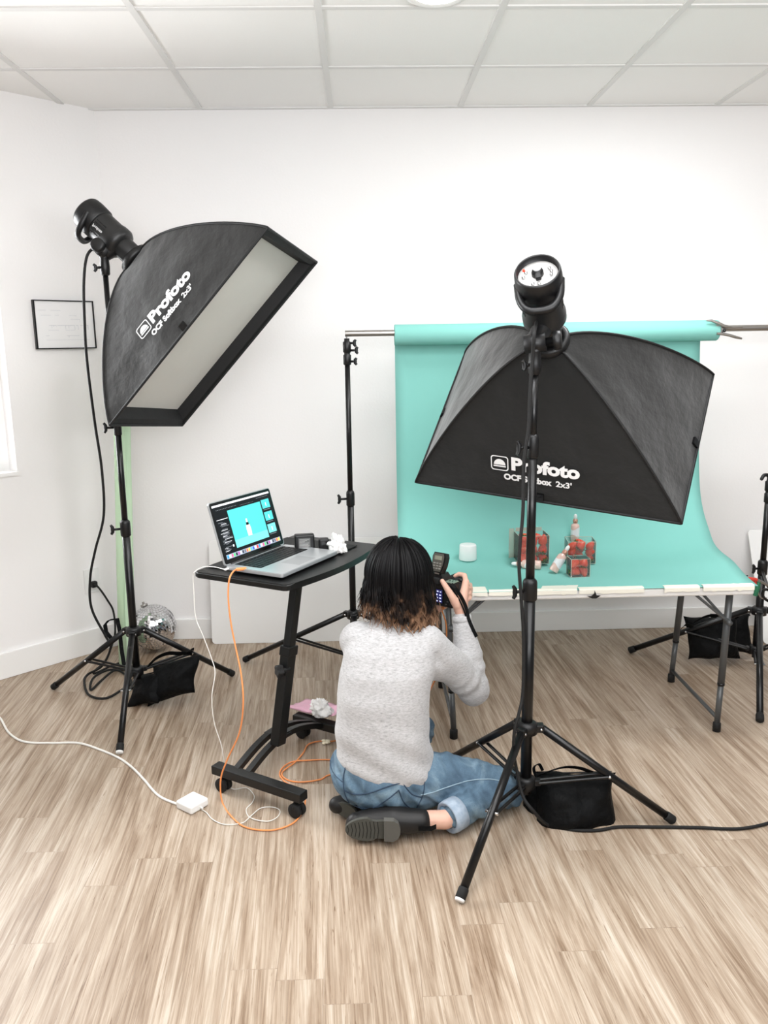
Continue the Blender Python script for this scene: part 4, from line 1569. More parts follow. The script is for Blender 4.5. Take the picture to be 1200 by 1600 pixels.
# base bars
S1 = Vector((-0.545, 2.668, 0))
U_, V_ = Vector((.838, -.545, 0)), Vector((.545, .838, 0))
zb = 0.078
BM_ = frame(S1, U_, V_, Vector((0, 0, 1)))
for vv, u0, u1 in ((0.0, 0.0, 0.385), (0.46, 0.0, 0.385)):
    MB().box(((u0+u1)/2, vv+.02, zb), (u1-u0, 0.042, 0.032), BM_, 0.003).build('base_bar', M_cart, cart)
    for uu in (0.035, 0.355):
        cs_ = MB().cyl(BM_ @ Vector((uu, vv+.02, 0.045)), BM_ @ Vector((uu, vv+.02, 0.066)), 0.009)
        wc = BM_ @ Vector((uu, vv+.02, 0.025))
        cs_.box((0, 0, 0.012), (0.026, 0.04, 0.022), Matrix.Translation(wc), 0.006)
        co_ = cs_.build('caster', M_rubber, cart)
        ww = MB()
        for sg in (-1, 1):
            ww.lathe([(0.008, -0.007), (0.023, -0.007), (0.0248, -0.004), (0.0248, 0.004), (0.023, 0.007), (0.008, 0.007)], wc+Vector((0.6, .8, 0))*0.012*sg, (0.6, .8, 0), 22)
        ww.build('wheel', M_rubber, co_)
for du in (0.085, 0.135):
    pts = [BM_ @ Vector((du, 0.0 + 0.03+0.43*k/12, 0.082+0.058*math.sin(PI*(k/12)))) for k in range(13)]
    MB().ribbon(pts, tuple(U_*0.011), 0.010).build('arched_bar', M_cart, cart)
MB().box((0.110, 0.235, 0.142), (0.085, 0.055, 0.010), BM_, 0.002).build('foot_plate', M_cart, cart)

# desk mat on the cart
mo = Vector((-0.538, 2.815, 0))
tag(MB().box((0.27, -0.165, 0.7635), (0.485, 0.325, 0.005), frame(Vector((-0.565, 2.812, 0)), W_, -D_, Vector((0, 0, 1))), 0.002).build('desk_mat', M_mat), 'black mat under the laptop on the cart top', 'mat')

# laptop
LO = Vector((-0.474, 2.760, 0.7665))
LW, LD = 0.350, 0.236
LMx = frame(LO, W_, -D_, Vector((0, 0, 1)))
lap = thing('laptop', LO, 'open silver laptop showing a teal product photo on its screen', 'laptop')
outl = rrect(0, -LD, LW, 0, 0.010)
bmv = bmesh.new()
fcs = bmv.faces.new([bmv.verts.new((x, y, 0.003)) for x, y in outl])
ex = bmesh.ops.extrude_face_region(bmv, geom=[fcs])
for v_ in [q_ for q_ in ex['geom'] if isinstance(q_, bmesh.types.BMVert)]:
    v_.co.z = 0.0165
bmesh.ops.bevel(bmv, geom=[e_ for e_ in bmv.edges if abs(e_.verts[0].co.z-e_.verts[1].co.z) < 1e-6], offset=0.002, segments=2, affect='EDGES')
bs = MB().bm(bmv, LMx).build('base', M_alu, lap)
g = MB()
g.box((LW/2, -0.070, 0.0168), (0.285, 0.112, 0.0008), LMx)
wel = g.build('keyboard_well', M_darkgloss, bs)
g = MB()
for r_ in range(6):
    nk = 14
    for k in range(nk):
        if r_ == 5 and 4 <= k <= 7:
            continue
        g.box((LW/2-0.1425+0.0102+k*0.0203, -0.0235-r_*0.0185, 0.0178), (0.0165, 0.0150 if r_ else .009, 0.0012), LMx)
g.box((LW/2-0.1425+0.0102+5.5*0.0203, -0.0235-5*0.0185, 0.0178), (0.0165+.0609, 0.0150, 0.0012), LMx)
g.build('keys', mat('key_black', (28, 28, 29), 0.5), wel)
MB().box((LW/2, -0.182, 0.0166), (0.105, 0.075, 0.0004), LMx).build('trackpad', mat('trackpad_alu', (178, 180, 182), .4, .6), bs)
# screen: hinged at the back, tilted
tl_ = (-D_*0.062+Vector((0, 0, 0.215)))
LH = tl_.length
yv = tl_.normalized()
zn = W_.cross(yv)      # normal toward the user
SM = frame(LO+Vector((0, 0, 0.014)), W_, yv, zn)
outl = rrect(0.0, 0.002, LW, LH, 0.010)
n = len(outl)
g = MB().use(M_alu)
vs = [(x, y, -0.006) for x, y in outl]+[(x, y, 0) for x, y in outl]
g.add(vs, [tuple(range(n))[::-1], tuple(range(n, 2*n))]+[(k, (k+1) % n, n+(k+1) % n, n+k) for k in range(n)], False, SM)
lid = g.build('lid', M_alu, lap)
outl = rrect(0.003, 0.006, LW-0.003, LH-0.003, 0.008)
g = MB()
g.add([(x, y, 0.0006) for x, y in outl], [tuple(range(n))], False, SM)
bez = g.build('bezel', M_darkgloss, lid)
# screen image
g = MB()
SX0, SX1, SY0, SY1 = 0.012, LW-0.012, 0.018, LH-0.013


def sq(x0, y0, x1, y1, m, lvl=1):
    g.use(m)
    X = lambda u: SX0+(SX1-SX0)*u
    Y = lambda u: SY0+(SY1-SY0)*u
    zz = 0.0008+0.00025*lvl
    g.add([(X(x0), Y(y0), zz), (X(x1), Y(y0), zz), (X(x1), Y(y1), zz), (X(x0), Y(y1), zz)], [(0, 1, 2, 3)], False, SM)


E_bg, E_teal, E_wh, E_teal2 = em('screen_dark', (22, 23, 26), .6), em('screen_teal', (78, 186, 184), .75), em('screen_white', (226, 228, 232), .8), em('screen_teal_low', (112, 206, 200), .75)
E_gr, E_dk, E_pk = em('screen_grey', (120, 124, 130), .7), em('screen_black', (8, 8, 10), .4), em('screen_pink', (226, 190, 186), .8)
sq(0, 0, 1, 1, E_bg, 0)
sq(0, .965, 1, 1, E_wh)
sq(.22, .155, .80, .855, E_teal)
sq(.22, .155, .80, .30, E_teal2, 2)
sq(.455, .30, .525, .50, E_pk, 3)
sq(.452, .355, .528, .45, E_wh, 4)
sq(.47, .50, .512, .55, E_dk, 3)
sq(.478, .55, .502, .62, E_wh, 3)
for yy in (.70, .46, .22):
    sq(.82, yy, .965, yy+.17, E_teal2 if yy < .3 else E_teal)
    sq(.885, yy+.04, .90, yy+.11, E_wh, 2)
    sq(.83, yy-.03, .95, yy-.02, E_gr)
random.seed(2)
sq(.02, .725, .20, .735, E_wh)
for k in range(30):
    yy = .15+.018*k
    if yy > .71:
        yy += .05
    x0 = random.choice((.03, .05, .07))
    if random.random() < .8:
        sq(x0, yy, x0+random.uniform(.04, .13), yy+.007, E_gr if k % 3 else E_wh)
for k in range(14):
    sq(.05+.025*k, .90, .062+.025*k, .912, E_gr)
for k in range(10):
    sq(.75+.022*k, .925, .762+.022*k, .935, E_gr)
    sq(.45+.025*k, .885, .46+.025*k, .893, E_gr)
sq(.165, .20, .185, .24, E_wh, 2)
sq(.02, .015, .985, .095, em('dock_grey', (150, 160, 178), .7))
icons = [(40, 140, 220), (235, 240, 245), (80, 180, 230), (240, 120, 60), (60, 60, 70), (180, 80, 160), (90, 200, 120), (240, 240, 240), (220, 60, 60), (50, 90, 190), (250, 200, 60), (110, 110, 120), (200, 210, 220), (30, 30, 40), (230, 90, 130)]
for k in range(26):
    c_ = icons[(k*7) % 15]
    sq(.03+.0365*k, .028, .056+.0365*k, .084, em('icon_%d_%d_%d' % c_, c_, .7), 2)
g.build('screen_image', None, bez)
MB().cyl(LO+W_*0.03+Vector((0, 0, .016)), LO+W_*(LW-.03)+Vector((0, 0, .016)), 0.005).build('hinge', M_blackp, lap)
MB().box((-0.010, -0.012, 0.010), (0.018, 0.010, 0.006), LMx, 0.002).build('charging_plug', M_whitep, lap)

# battery charger blocks
BR = Matrix.Rotation(R(8), 4, 'Z')
c = atY(476, 857, 3.015)
c.z = 0.7665
t = thing('battery_charger', c, 'larger black battery charger with grey label behind the laptop', 'battery charger', None)
Mx = Matrix.Translation(c) @ BR
MB().box((0, 0, 0.033), (0.074, 0.036, 0.064), Mx, 0.006).build('casing', M_blackp, t)
g = MB().use(mat('label_grey', (92, 93, 92), 0.5))
g.box((-0.001, -0.0181, 0.030), (0.044, 0.0006, 0.046), Mx)
g.use(mat('label_print', (170, 170, 168), 0.5))
random.seed(5)
for k in range(9):
    L_ = random.uniform(.02, .038)
    g.box((-0.020+L_/2, -0.0186, 0.012+k*0.0045), (L_, 0.0004, 0.0016), Mx)
g.build('label', None, t)
c = atY(506, 855, 3.02)
c.z = 0.7665
t = thing('battery_charger', c, 'smaller black battery charger between the bigger one and the tissue', 'battery charger', None)
Mx = Matrix.Translation(c) @ BR
MB().box((0, 0, 0.024), (0.038, 0.034, 0.046), Mx, 0.006).build('casing', M_blackp, t)
MB().box((0.002, -0.0172, 0.030), (0.022, 0.0006, 0.014), Mx).build('contact_plate', M_darkgloss, t)


def crumple(name, label, c, sx, sy, sz, seed, m=M_tissue):
    bm = bmesh.new()
    bmesh.ops.create_icosphere(bm, subdivisions=5, radius=1)
    for v_ in bm.verts:
        p_ = v_.co.copy()
        n1 = 1-abs(noise.noise(p_*1.3+Vector((seed, 0, 0))))*2.2
        n2 = 1-abs(noise.noise(p_*2.6+Vector((0, seed, 0))))*2.4
        n3 = 1-abs(noise.noise(p_*6+Vector((0, 0, seed))))*2.4
        k = 0.45+0.34*n1+0.20*n2+0.07*n3
        if p_.z > 0:
            k *= 0.75+0.5*max(0, -p_.x)
        p_ = p_*k
        if p_.z < 0:
            p_.x *= 1+0.25*abs(p_.z)
            p_.z = max(p_.z, -0.45)
        v_.co = Vector((p_.x*sx, p_.y*sy, (p_.z+0.45)*sz))
    g = MB().bm(bm, Matrix.Translation(c), True)
    return tag(g.build(name, m), label, 'tissue', None)


c = atY(528, 858, 2.99)
c.z = 0.7665
crumple('crumpled_tissue', 'crumpled white tissue on the back corner of the cart top', c, 0.036, 0.032, 0.062, 2.3)

# pink bag and tissue lying on the far base bar
g = MB()
c = atY(495, 1112, 2.98)
pc = fl(497, 1108, 0.10)
vs, fs = [], []
n = 14
for sg in (0, 1):
    for i in range(n+1):
        for j in range(n+1):
            u, v_ = -1+2*i/n, -1+2*j/n
            h_ = 0.012*(1-u*u)*(1-v_*v_)*(1 if sg else -0.3)
            w_n = noise.noise(Vector((u*2, v_*2, 3)))*0.018*(1-0.3*abs(u))
            vs.append(pc+U_*u*0.12*(1-0.25*(v_+1)/2)+V_*v_*0.055+Vector((0, 0, 0.003+h_+max(-.002, w_n)+0.02*max(0, u)**2)))
for sg in (0, 1):
    o_ = sg*(n+1)**2
    for i in range(n):
        for j in range(n):
            q = o_+i*(n+1)+j
            fs.append((q, q+1, q+n+2, q+n+1))
g.add(vs, fs, True)
tag(g.build('plastic_bag', M_pink, weld=True), 'flat pink plastic bag lying on the far base bar of the cart', 'bag')
c = fl(505, 1120, 0.105)
crumple('crumpled_tissue', 'crumpled white tissue on the pink bag at the cart base', c+Vector((0, 0, 0.005)), 0.045, 0.035, 0.06, 7.1)

# ================================================================== PERSON
def remesh(mb, vox, smooth=4, fac=0.5, disp=None):
    """fuse overlapping closed shapes into one continuous skin"""
    me = bpy.data.meshes.new('r')
    me.from_pydata([tuple(p_) for p_ in mb.v], [], mb.f)
    bm = bmesh.new()
    bm.from_mesh(me)
    bmesh.ops.recalc_face_normals(bm, faces=bm.faces)
    bm.to_mesh(me)
    bm.free()
    ob = bpy.data.objects.new('r', me)
    COL.objects.link(ob)
    md_ = ob.modifiers.new('r', 'REMESH')
    md_.mode = 'VOXEL'
    md_.voxel_size = vox
    md_ = ob.modifiers.new('s', 'SMOOTH')
    md_.factor = fac
    md_.iterations = smooth
    bpy.context.view_layer.update()
    m2 = bpy.data.meshes.new_from_object(ob.evaluated_get(bpy.context.evaluated_depsgraph_get()))
    bpy.data.objects.remove(ob)
    vs_ = [v_.co.copy() for v_ in m2.vertices]
    ns_ = [v_.normal.copy() for v_ in m2.vertices]
    fs_ = [tuple(p_.vertices) for p_ in m2.polygons]
    bpy.data.meshes.remove(m2)
    if disp:
        vs_ = [v_+n_*disp(v_) for v_, n_ in zip(vs_, ns_)]
    return MB().add(vs_, fs_, True)


def chain(mb, pts, seg=16):
    """closed capsule chain: pts = (point, radius)"""
    for (p0, r0), (p1, r1) in zip(pts[:-1], pts[1:]):
        mb.cyl(p0, p1, r0, r1, seg)
    for p_, r_ in pts:
        mb.ball(p_, r_, u=seg, v=10)


def rings(mb, rs, seg=36, sup=2.3):
    """loft of horizontal super-elliptic rings: (cx, cy, z, rx, ry, tiltx, tilty, yaw)"""
    vs_, fs_ = [], []
    for rg in rs:
        cx_, cy_, z_, rx, ry = rg[:5]
        tx_, ty_ = (rg[5], rg[6]) if len(rg) > 5 else (0, 0)
        for k in range(seg):
            a = 2*PI*k/seg
            ca, sa = math.cos(a), math.sin(a)
            x_ = rx*math.copysign(abs(ca)**(2/sup), ca)
            y_ = ry*math.copysign(abs(sa)**(2/sup), sa)
            vs_.append((cx_+x_, cy_+y_, z_+tx_*x_+ty_*y_))
    for i in range(len(rs)-1):
        for k in range(seg):
            a, b_ = i*seg+k, i*seg+(k+1) % seg
            fs_.append((a, b_, b_+seg, a+seg))
    fs_ += [tuple(range(seg))[::-1], tuple(range((len(rs)-1)*seg, len(rs)*seg))]
    mb.add(vs_, fs_, True)


FD = Vector((0.60, 0.795, -0.06)).normalized()      # where she looks
HX, HY_, HZ = FD.cross(Vector((0, 0, 1))).normalized(), FD, None
HZ = HX.cross(FD).normalized()
HC = Vector((0.135, 2.645, 0.775))
HM = frame(HC, HX, FD, HZ)
per = thing('person', (0.05, 2.50, 0.0), 'woman in heather grey sweater and jeans kneeling on the floor, raising a camera', 'person')
# camera geometry shared with the hands
CX_, CF_ = Vector((.766, -.643, 0)), Vector((.643, .766, 0))
CC = atY(689, 921, 2.765)
KM = frame(CC, CX_, CF_, Vector((0, 0, 1)))

SHR, ELR, WRR = Vector((0.215, 2.55, 0.565)), Vector((0.368, 2.68, 0.345)), atY(721, 962, 2.725)
SHL, ELL, WRL = Vector((-0.045, 2.575, 0.58)), Vector((0.035, 2.80, 0.40)), Vector((0.235, 2.845, 0.575))
HIR, KNR, ANR = Vector((0.12, 2.50, 0.135)), Vector((0.452, 2.500, 0.080)), Vector((0.235, 2.352, 0.058))
HIL, KNL, ANL = Vector((-0.03, 2.53, 0.15)), Vector((0.185, 2.87, 0.105)), Vector((-0.02, 2.53, 0.05))

b_ = MB()
# head: skull, jaw, nose, brow, lips, ears, neck
b_.ball((0, -0.012, 0.018), 1, (0.074, 0.092, 0.088), None)
hm = MB()
hm.ball((0, -0.010, 0.022), 1, (0.072, 0.090, 0.086))
hm.ball((0, 0.030, -0.030), 1, (0.055, 0.055, 0.068))
hm.ball((0, 0.055, -0.082), 1, (0.024, 0.024, 0.018))
hm.tube([(0, 0.080, 0.018), (0, 0.092, -0.004), (0, 0.103, -0.022)], [0.007, 0.009, 0.012], 12)
hm.ball((0.010, 0.092, -0.024), 1, (0.008, 0.009, 0.007))
hm.ball((-0.010, 0.092, -0.024), 1, (0.008, 0.009, 0.007))
hm.tube([(-0.045, 0.062, 0.032), (-0.02, 0.080, 0.038), (0.02, 0.080, 0.038), (0.045, 0.062, 0.032)], 0.008, 10)
for sg in (-1, 1):
    hm.ball((sg*0.036, 0.058, -0.018), 1, (0.022, 0.020, 0.020))
    hm.ball((sg*0.073, -0.006, 0.000), 1, (0.007, 0.016, 0.028))
body = MB()
body.add([HM @ p_ for p_ in hm.v], hm.f, True)
chain(body, [(HC-FD*0.015+Vector((0, 0, -0.06)), 0.047), (Vector((0.100, 2.59, 0.635)), 0.050), (Vector((0.085, 2.56, 0.580)), 0.052)])
rings(body, [(.05, 2.50, .10, .10, .08), (.05, 2.50, .16, .135, .10), (.048, 2.50, .24, .120, .092), (.05, 2.50, .34, .112, .085), (.06, 2.51, .44, .120, .088), (.075, 2.53, .53, .130, .085), (.085, 2.55, .575, .095, .05)])
chain(body, [(SHR+Vector((-.02, 0, -.012)), .036), (ELR, .034), (WRR, .021)])
chain(body, [(SHL+Vector((.03, 0, -.012)), .036), (ELL, .034), (WRL, .021)])
chain(body, [(HIR, .075), (KNR, .048), (ANR, .030), (Vector((0.13, 2.36, .058)), .026), (Vector((0.0, 2.365, .055)), .022)])
chain(body, [(HIL, .075), (KNL, .048), (ANL, .030), (Vector((-0.07, 2.50, .04)), .022)])
# right hand wrapped over the camera grip
A3 = atY
k_i, k_m, k_r, k_p = A3(728, 909, 2.735), A3(730, 918, 2.738), A3(729, 928, 2.738), A3(726, 938, 2.738)
chain(body, [(WRR, .0195), (A3(722, 940, 2.722), .0185), (k_i, .0125)], 12)
chain(body, [(WRR, .0195), (A3(724, 944, 2.728), .0175), (k_p, .0125)], 12)
chain(body, [(A3(718, 955, 2.725), .018), (A3(711, 936, 2.71), .0165)], 12)
chain(body, [(k_i, .0125), (k_p, .0125)], 12)
chain(body, [(A3(713, 945, 2.712), .0165), (A3(706, 932, 2.700), .0132), (A3(698, 919, 2.697), .0108), (A3(691, 908, 2.699), .0085)], 12)
gf = lambda a, f, z_: KM @ Vector((a, f, z_))
chain(body, [(k_i, .0105), (A3(726, 899, 2.765), .0092), (A3(717, 897, 2.785), .0084), (A3(711, 900, 2.79), .0072)], 12)
for kn, z_, L_ in ((k_m, .010, 1.0), (k_r, -.008, .96), (k_p, -.026, .88)):
    chain(body, [(kn, .0105), (gf(.088, .045, z_), .0092), (gf(.070, .078, z_), .0084), (gf(.070-.025*L_, .080, z_-.002), .0074)], 12)
# left hand cradling the lens from below
lc = KM @ Vector((-0.005, 0.085, -0.052))
chain(body, [(WRL, .020), (WRL.lerp(lc, .55), .020), (lc, .017)], 12)
for j, (dx, dz) in enumerate(((-.028, 0), (-.010, .0), (.008, 0), (.026, 0))):
    p0 = KM @ Vector((0.018, 0.062+0.018*j, -0.052))
    p1 = KM @ Vector((0.045, 0.062+0.019*j, -0.030))
    p2 = KM @ Vector((0.048, 0.064+0.018*j, -0.006-0.003*j))
    chain(body, [(lc, .012), (p0, .0098), (p1, .0088), (p2, .0075)], 12)
chain(body, [(lc, .013), (KM @ Vector((-0.040, 0.075, -0.035)), .0105), (KM @ Vector((-0.046, 0.085, -0.008)), .0085)], 12)
bodym = remesh(body, 0.0036, 3, 0.5)
bo = bodym.build('body', M_skin, per)

# eyes, brows and lips
M_eye = mat('eye_white', (236, 232, 228), .2)
M_iris = mat('iris_brown', (52, 34, 24), .2)
M_lip = mat('lip_skin', (190, 104, 96), .4)
for sg in (-1, 1):
    e_ = MB().ball(HM @ Vector((sg*0.030, 0.073, 0.012)), 0.0115).build('eye', M_eye, per)
    MB().ball(HM @ Vector((sg*0.030, 0.081, 0.012)), 0.0055).build('iris', M_iris, e_)
    MB().tube([HM @ Vector((sg*0.046, 0.072, 0.036)), HM @ Vector((sg*0.032, 0.086, 0.041)), HM @ Vector((sg*0.016, 0.089, 0.037))], [.001, .0028, .002], 8).build('eyebrow', M_piping, per)
MB().tube([HM @ Vector((x_, y_, z_)) for x_, y_, z_ in ((-.022, .078, -.052), (-.008, .0865, -.049), (0, .0865, -.051), (.008, .0865, -.049), (.022, .078, -.052))], [.001, .004, .004, .004, .001], 8).build('lips', M_lip, per)


# sweater: one fused knit shell over torso and sleeves
def knit(p_):
    w_ = noise.noise(p_*6)*0.006+noise.noise(Vector((p_.x*7, p_.y*7, p_.z*15)))*0.0035
    low = max(0, 1-abs(p_.z-0.22)/0.16)
    w_ += low*0.004*math.sin((p_.z*60+p_.x*38+p_.y*20))
    # folds at the elbow and cuff
    d = (p_-ELR).length
    if d < 0.16:
        w_ += 0.006*(1-d/0.16)*math.sin(d*150)
    return w_


sw = MB()
rings(sw, [(.062, 2.498, .172, .120, .10, -.20, .10), (.062, 2.495, .176, .150, .128, -.20, .10), (.060, 2.495, .195, .160, .130, -.16, .06), (.052, 2.495, .25, .156, .122, -.06, 0), (.050, 2.50, .33, .150, .115), (.056, 2.505, .42, .150, .112),
            (.070, 2.52, .50, .152, .108), (.080, 2.54, .56, .148, .096), (.088, 2.555, .60, .125, .078), (.094, 2.572, .632, .082, .062), (.098, 2.582, .648, .062, .055)])
chain(sw, [(SHR+Vector((-.025, 0, .002)), .066), (SHR.lerp(ELR, .5), .062), (ELR, .052), (ELR.lerp(WRR, .45), .050), (ELR.lerp(WRR, .80), .038), (ELR.lerp(WRR, .955), .031)])
chain(sw, [(SHR+Vector((-.02, -.01, -.06)), .055), (SHR.lerp(ELR, .35)+Vector((0, 0, -.035)), .045)])
chain(sw, [(SHL+Vector((.02, 0, -.008)), .062), (SHL.lerp(ELL, .5), .055), (ELL, .048), (ELL.lerp(WRL, .6), .042), (ELL.lerp(WRL, .93), .032)])
swm = remesh(sw, 0.0055, 9, 0.5, knit)
so = swm.build('sweater', M_sweater, per)
# cuff rib and neck rib
ad = (WRR-ELR).normalized()
MB().lathe([(0.030, -0.012), (0.0335, -0.010), (0.033, 0.008), (0.027, 0.010)], ELR.lerp(WRR, .965), ad, 24).build('cuff', M_sweater, so)

# jeans
def creases(p_):
    w_ = noise.noise(p_*9)*0.005
    t_ = Vector((p_.x*44+p_.z*30, p_.y*10, p_.z*14))
    w_ += noise.noise(t_)*0.009
    return w_


jn = MB()
rings(jn, [(.05, 2.49, .055, .09, .07), (.05, 2.49, .075, .130, .105), (.046, 2.49, .11, .160, .128), (.044, 2.49, .155, .170, .132), (.046, 2.495, .20, .160, .124), (.05, 2.50, .245, .143, .108)])
chain(jn, [(Vector((.125, 2.475, .130)), .098), (HIR.lerp(KNR, .45)+Vector((0, 0, .002)), .082), (KNR+Vector((-.03, 0, .002)), .069), (KNR+Vector((.005, .005, -.008)), .066)])
SHN = KNR.lerp(ANR, .86)
chain(jn, [(KNR, .064), (KNR.lerp(ANR, .5)+Vector((0, 0, .002)), .056), (SHN, .047)])
chain(jn, [(HIL, .095), (HIL.lerp(KNL, .5), .082), (KNL, .068)])
chain(jn, [(KNL, .062), (KNL.lerp(ANL, .5), .055), (ANL+Vector((0.02, 0.03, 0.0)), .045)])
jnm = remesh(jn, 0.0048, 5, 0.5, creases)
jo = jnm.build('jeans', M_denim, per)
JB = BVHTree.FromPolygons(jnm.v, jnm.f)


def on_jeans(px, py, off=0.001):
    h_ = JB.ray_cast(CAM, ray(px, py).normalized())
    if h_[0] is None:
        return None
    n_ = h_[1]
    if n_.dot(CAM-h_[0]) < 0:
        n_ = -n_
    return h_[0]+n_*off


def seam(pts, r_, m_, name='seam'):
    dense = catmull([Vector((a, c_, 0)) for a, c_ in pts], 6)
    w3 = [on_jeans(p_.x, p_.y) for p_ in dense]
    w3 = [p_ for p_ in w3 if p_ is not None]
    if len(w3) > 2:
        MB().tube(w3, r_, 6).build(name, m_, jo)


Z7 = lambda L_: [(490+a/3.53, 1080+c_/3.53) for a, c_ in L_]
seam(Z7([(170, 545), (200, 560), (250, 570), (330, 555), (420, 522), (500, 500), (565, 472)]), .0020, M_stitch, 'waistband_seam')
seam(Z7([(180, 405), (165, 480), (172, 560), (200, 625)]), .0022, M_stitch, 'centre_seam')
seam(Z7([(225, 630), (270, 645), (330, 642), (400, 602), (470, 545)]), .0018, M_stitch, 'pocket_seam')
seam(Z7([(470, 545), (500, 615), (560, 658), (610, 662)]), .0018, M_stitch, 'pocket_seam')
seam(Z7([(590, 572), (650, 560), (720, 535), (850, 495), (960, 485), (1040, 497)]), .0016, M_stitchl, 'side_seam')
seam(Z7([(492, 508), (520, 545), (550, 573), (600, 586)]), .0020, M_stitch, 'pocket_seam')
seam(Z7([(612, 445), (612, 500), (603, 570), (570, 640)]), .0018, M_stitch, 'pocket_seam')
seam(Z7([(90, 370), (100, 430), (130, 475), (160, 500)]), .0011, M_stitch, 'pocket_seam')
seam(Z7([(830, 748), (900, 748), (980, 725)]), .0014, M_stitchl, 'side_seam')
# turned-up cuff
ax_ = (ANR-KNR).normalized()
MB().lathe([(0.044, -0.036), (0.052, -0.034), (0.053, -0.005), (0.051, 0.012), (0.046, 0.014), (0.038, 0.008)], SHN+ax_*0.012, ax_, 28, up=(0, 0, 1)).build('turned_up_cuff', M_cuff, jo)
# strip of bare lower back between hem and waistband
hb = on_jeans(588, 1222, -0.004)

# boots
bt = MB()
chain(bt, [(Vector((-.040, 2.352, .052)), .036), (Vector((.015, 2.358, .055)), .043), (Vector((.075, 2.355, .060)), .046), (Vector((.115, 2.352, .058)), .041), (Vector((.160, 2.350, .058)), .037)])
bt.ball((-.045, 2.345, .050), 1, (.03, .03, .042))
bm_ = remesh(bt, 0.005, 6, .5).build('boot', mat('black_leather', (24, 23, 23), 0.5, bump=(60, .2, .002)), per)
M_sole = mat('boot_sole', (72, 72, 66), 0.7, bump=(200, .4, .001, (1, 1, 1)))
ol = []
for k in range(40):
    a = 2*PI*k/40
    x_ = math.cos(a)
    wd = 0.040 if x_ < 0 else 0.035
    wd -= 0.006*math.exp(-((x_-0.15)/0.25)**2)
    ol.append((0.008+0.083*x_, 0.056+wd*math.sin(a)))
vs = [(a, 2.3105-(a)*0.06, z_) for a, z_ in ol]+[(a*1.0, 2.3215-(a)*.06, z_) for a, z_ in ol]
n = 40
sol = MB().add(vs, [tuple(range(n)), tuple(range(n, 2*n))[::-1]]+[(k, (k+1) % n, n+(k+1) % n, n+k) for k in range(n)]).build('sole', M_sole, bm_)
hl = [(a, z_+.007) for a, z_ in [(0.044, .022), (.072, .021), (.086, .030), (.093, .045), (.094, .062), (.088, .080), (.074, .090), (.044, .091)]]
n = len(hl)
vs = [(a, 2.292-(a)*.06, z_) for a, z_ in hl]+[(a, 2.312-(a)*.06, z_) for a, z_ in hl]
MB().add(vs, [tuple(range(n)), tuple(range(n, 2*n))[::-1]]+[(k, (k+1) % n, n+(k+1) % n, n+k) for k in range(n)]).build('heel', mat('boot_heel', (88, 87, 82), 0.65), bm_)
g = MB()
for k in range(9):
    x_ = -.068+.0115*k
    hh = 0.036*math.sqrt(max(0, 1-((x_-.008)/.09)**2))
    y_ = 2.3100-x_*.06
    g.tube([(x_, y_, .056-hh*.8), (x_+.004, y_, .056), (x_, y_, .056+hh*.8)], .0012, 6)
g.build('tread', M_rubber, sol)
MB().ribbon([(.150, 2.308, .058), (.190, 2.303, .060), (.205, 2.310, .062)], (0, .001, .007), .0012).build('pull_tab', M_bag, bm_)
bt = MB()
chain(bt, [(Vector((-.105, 2.485, .040)), .028), (Vector((-.055, 2.49, .045)), .034), (Vector((0.0, 2.51, .05)), .040)])
bl_ = remesh(bt, 0.005, 5, .5).build('boot', MATS['black_leather'], per)
q = atY(538, 1250, 2.45)
vs = []
for sx in (0, 1):
    for k in range(20):
        a = 2*PI*k/20
        vs.append(Vector((-0.078, 2.452, .038))+Vector((.84, -.5, 0))*0.044*math.cos(a)+Vector((-.1, 0, 1))*0.026*math.sin(a)+Vector((.45, .8, 0))*0.010*sx)
MB().add(vs, [tuple(range(20)), tuple(range(20, 40))[::-1]]+[(k, (k+1) % 20, 20+(k+1) % 20, 20+k) for k in range(20)]).build('sole', M_sole, bl_)

# hair: scalp volume plus many tapered locks
hc = Vector((0.112, 2.612, 0.786))
hbm = MB()
hbm.ball(hc+Vector((-.002, -.004, 0)), 1, (.098, .100, .112), u=32, v=20)
rings(hbm, [(.106, 2.588, .650, .085, .060), (.106, 2.588, .69, .103, .078), (.108, 2.594, .74, .104, .090), (.112, 2.600, .80, .094, .090)], 32, 2.0)
hv = remesh(hbm, .006, 4, .5)
random.seed(11)
fa = math.atan2(FD.y, FD.x)
g = MB()
g.add(hv.v, hv.f, True)
part = hc+Vector((0.004, 0.01, 0.117))


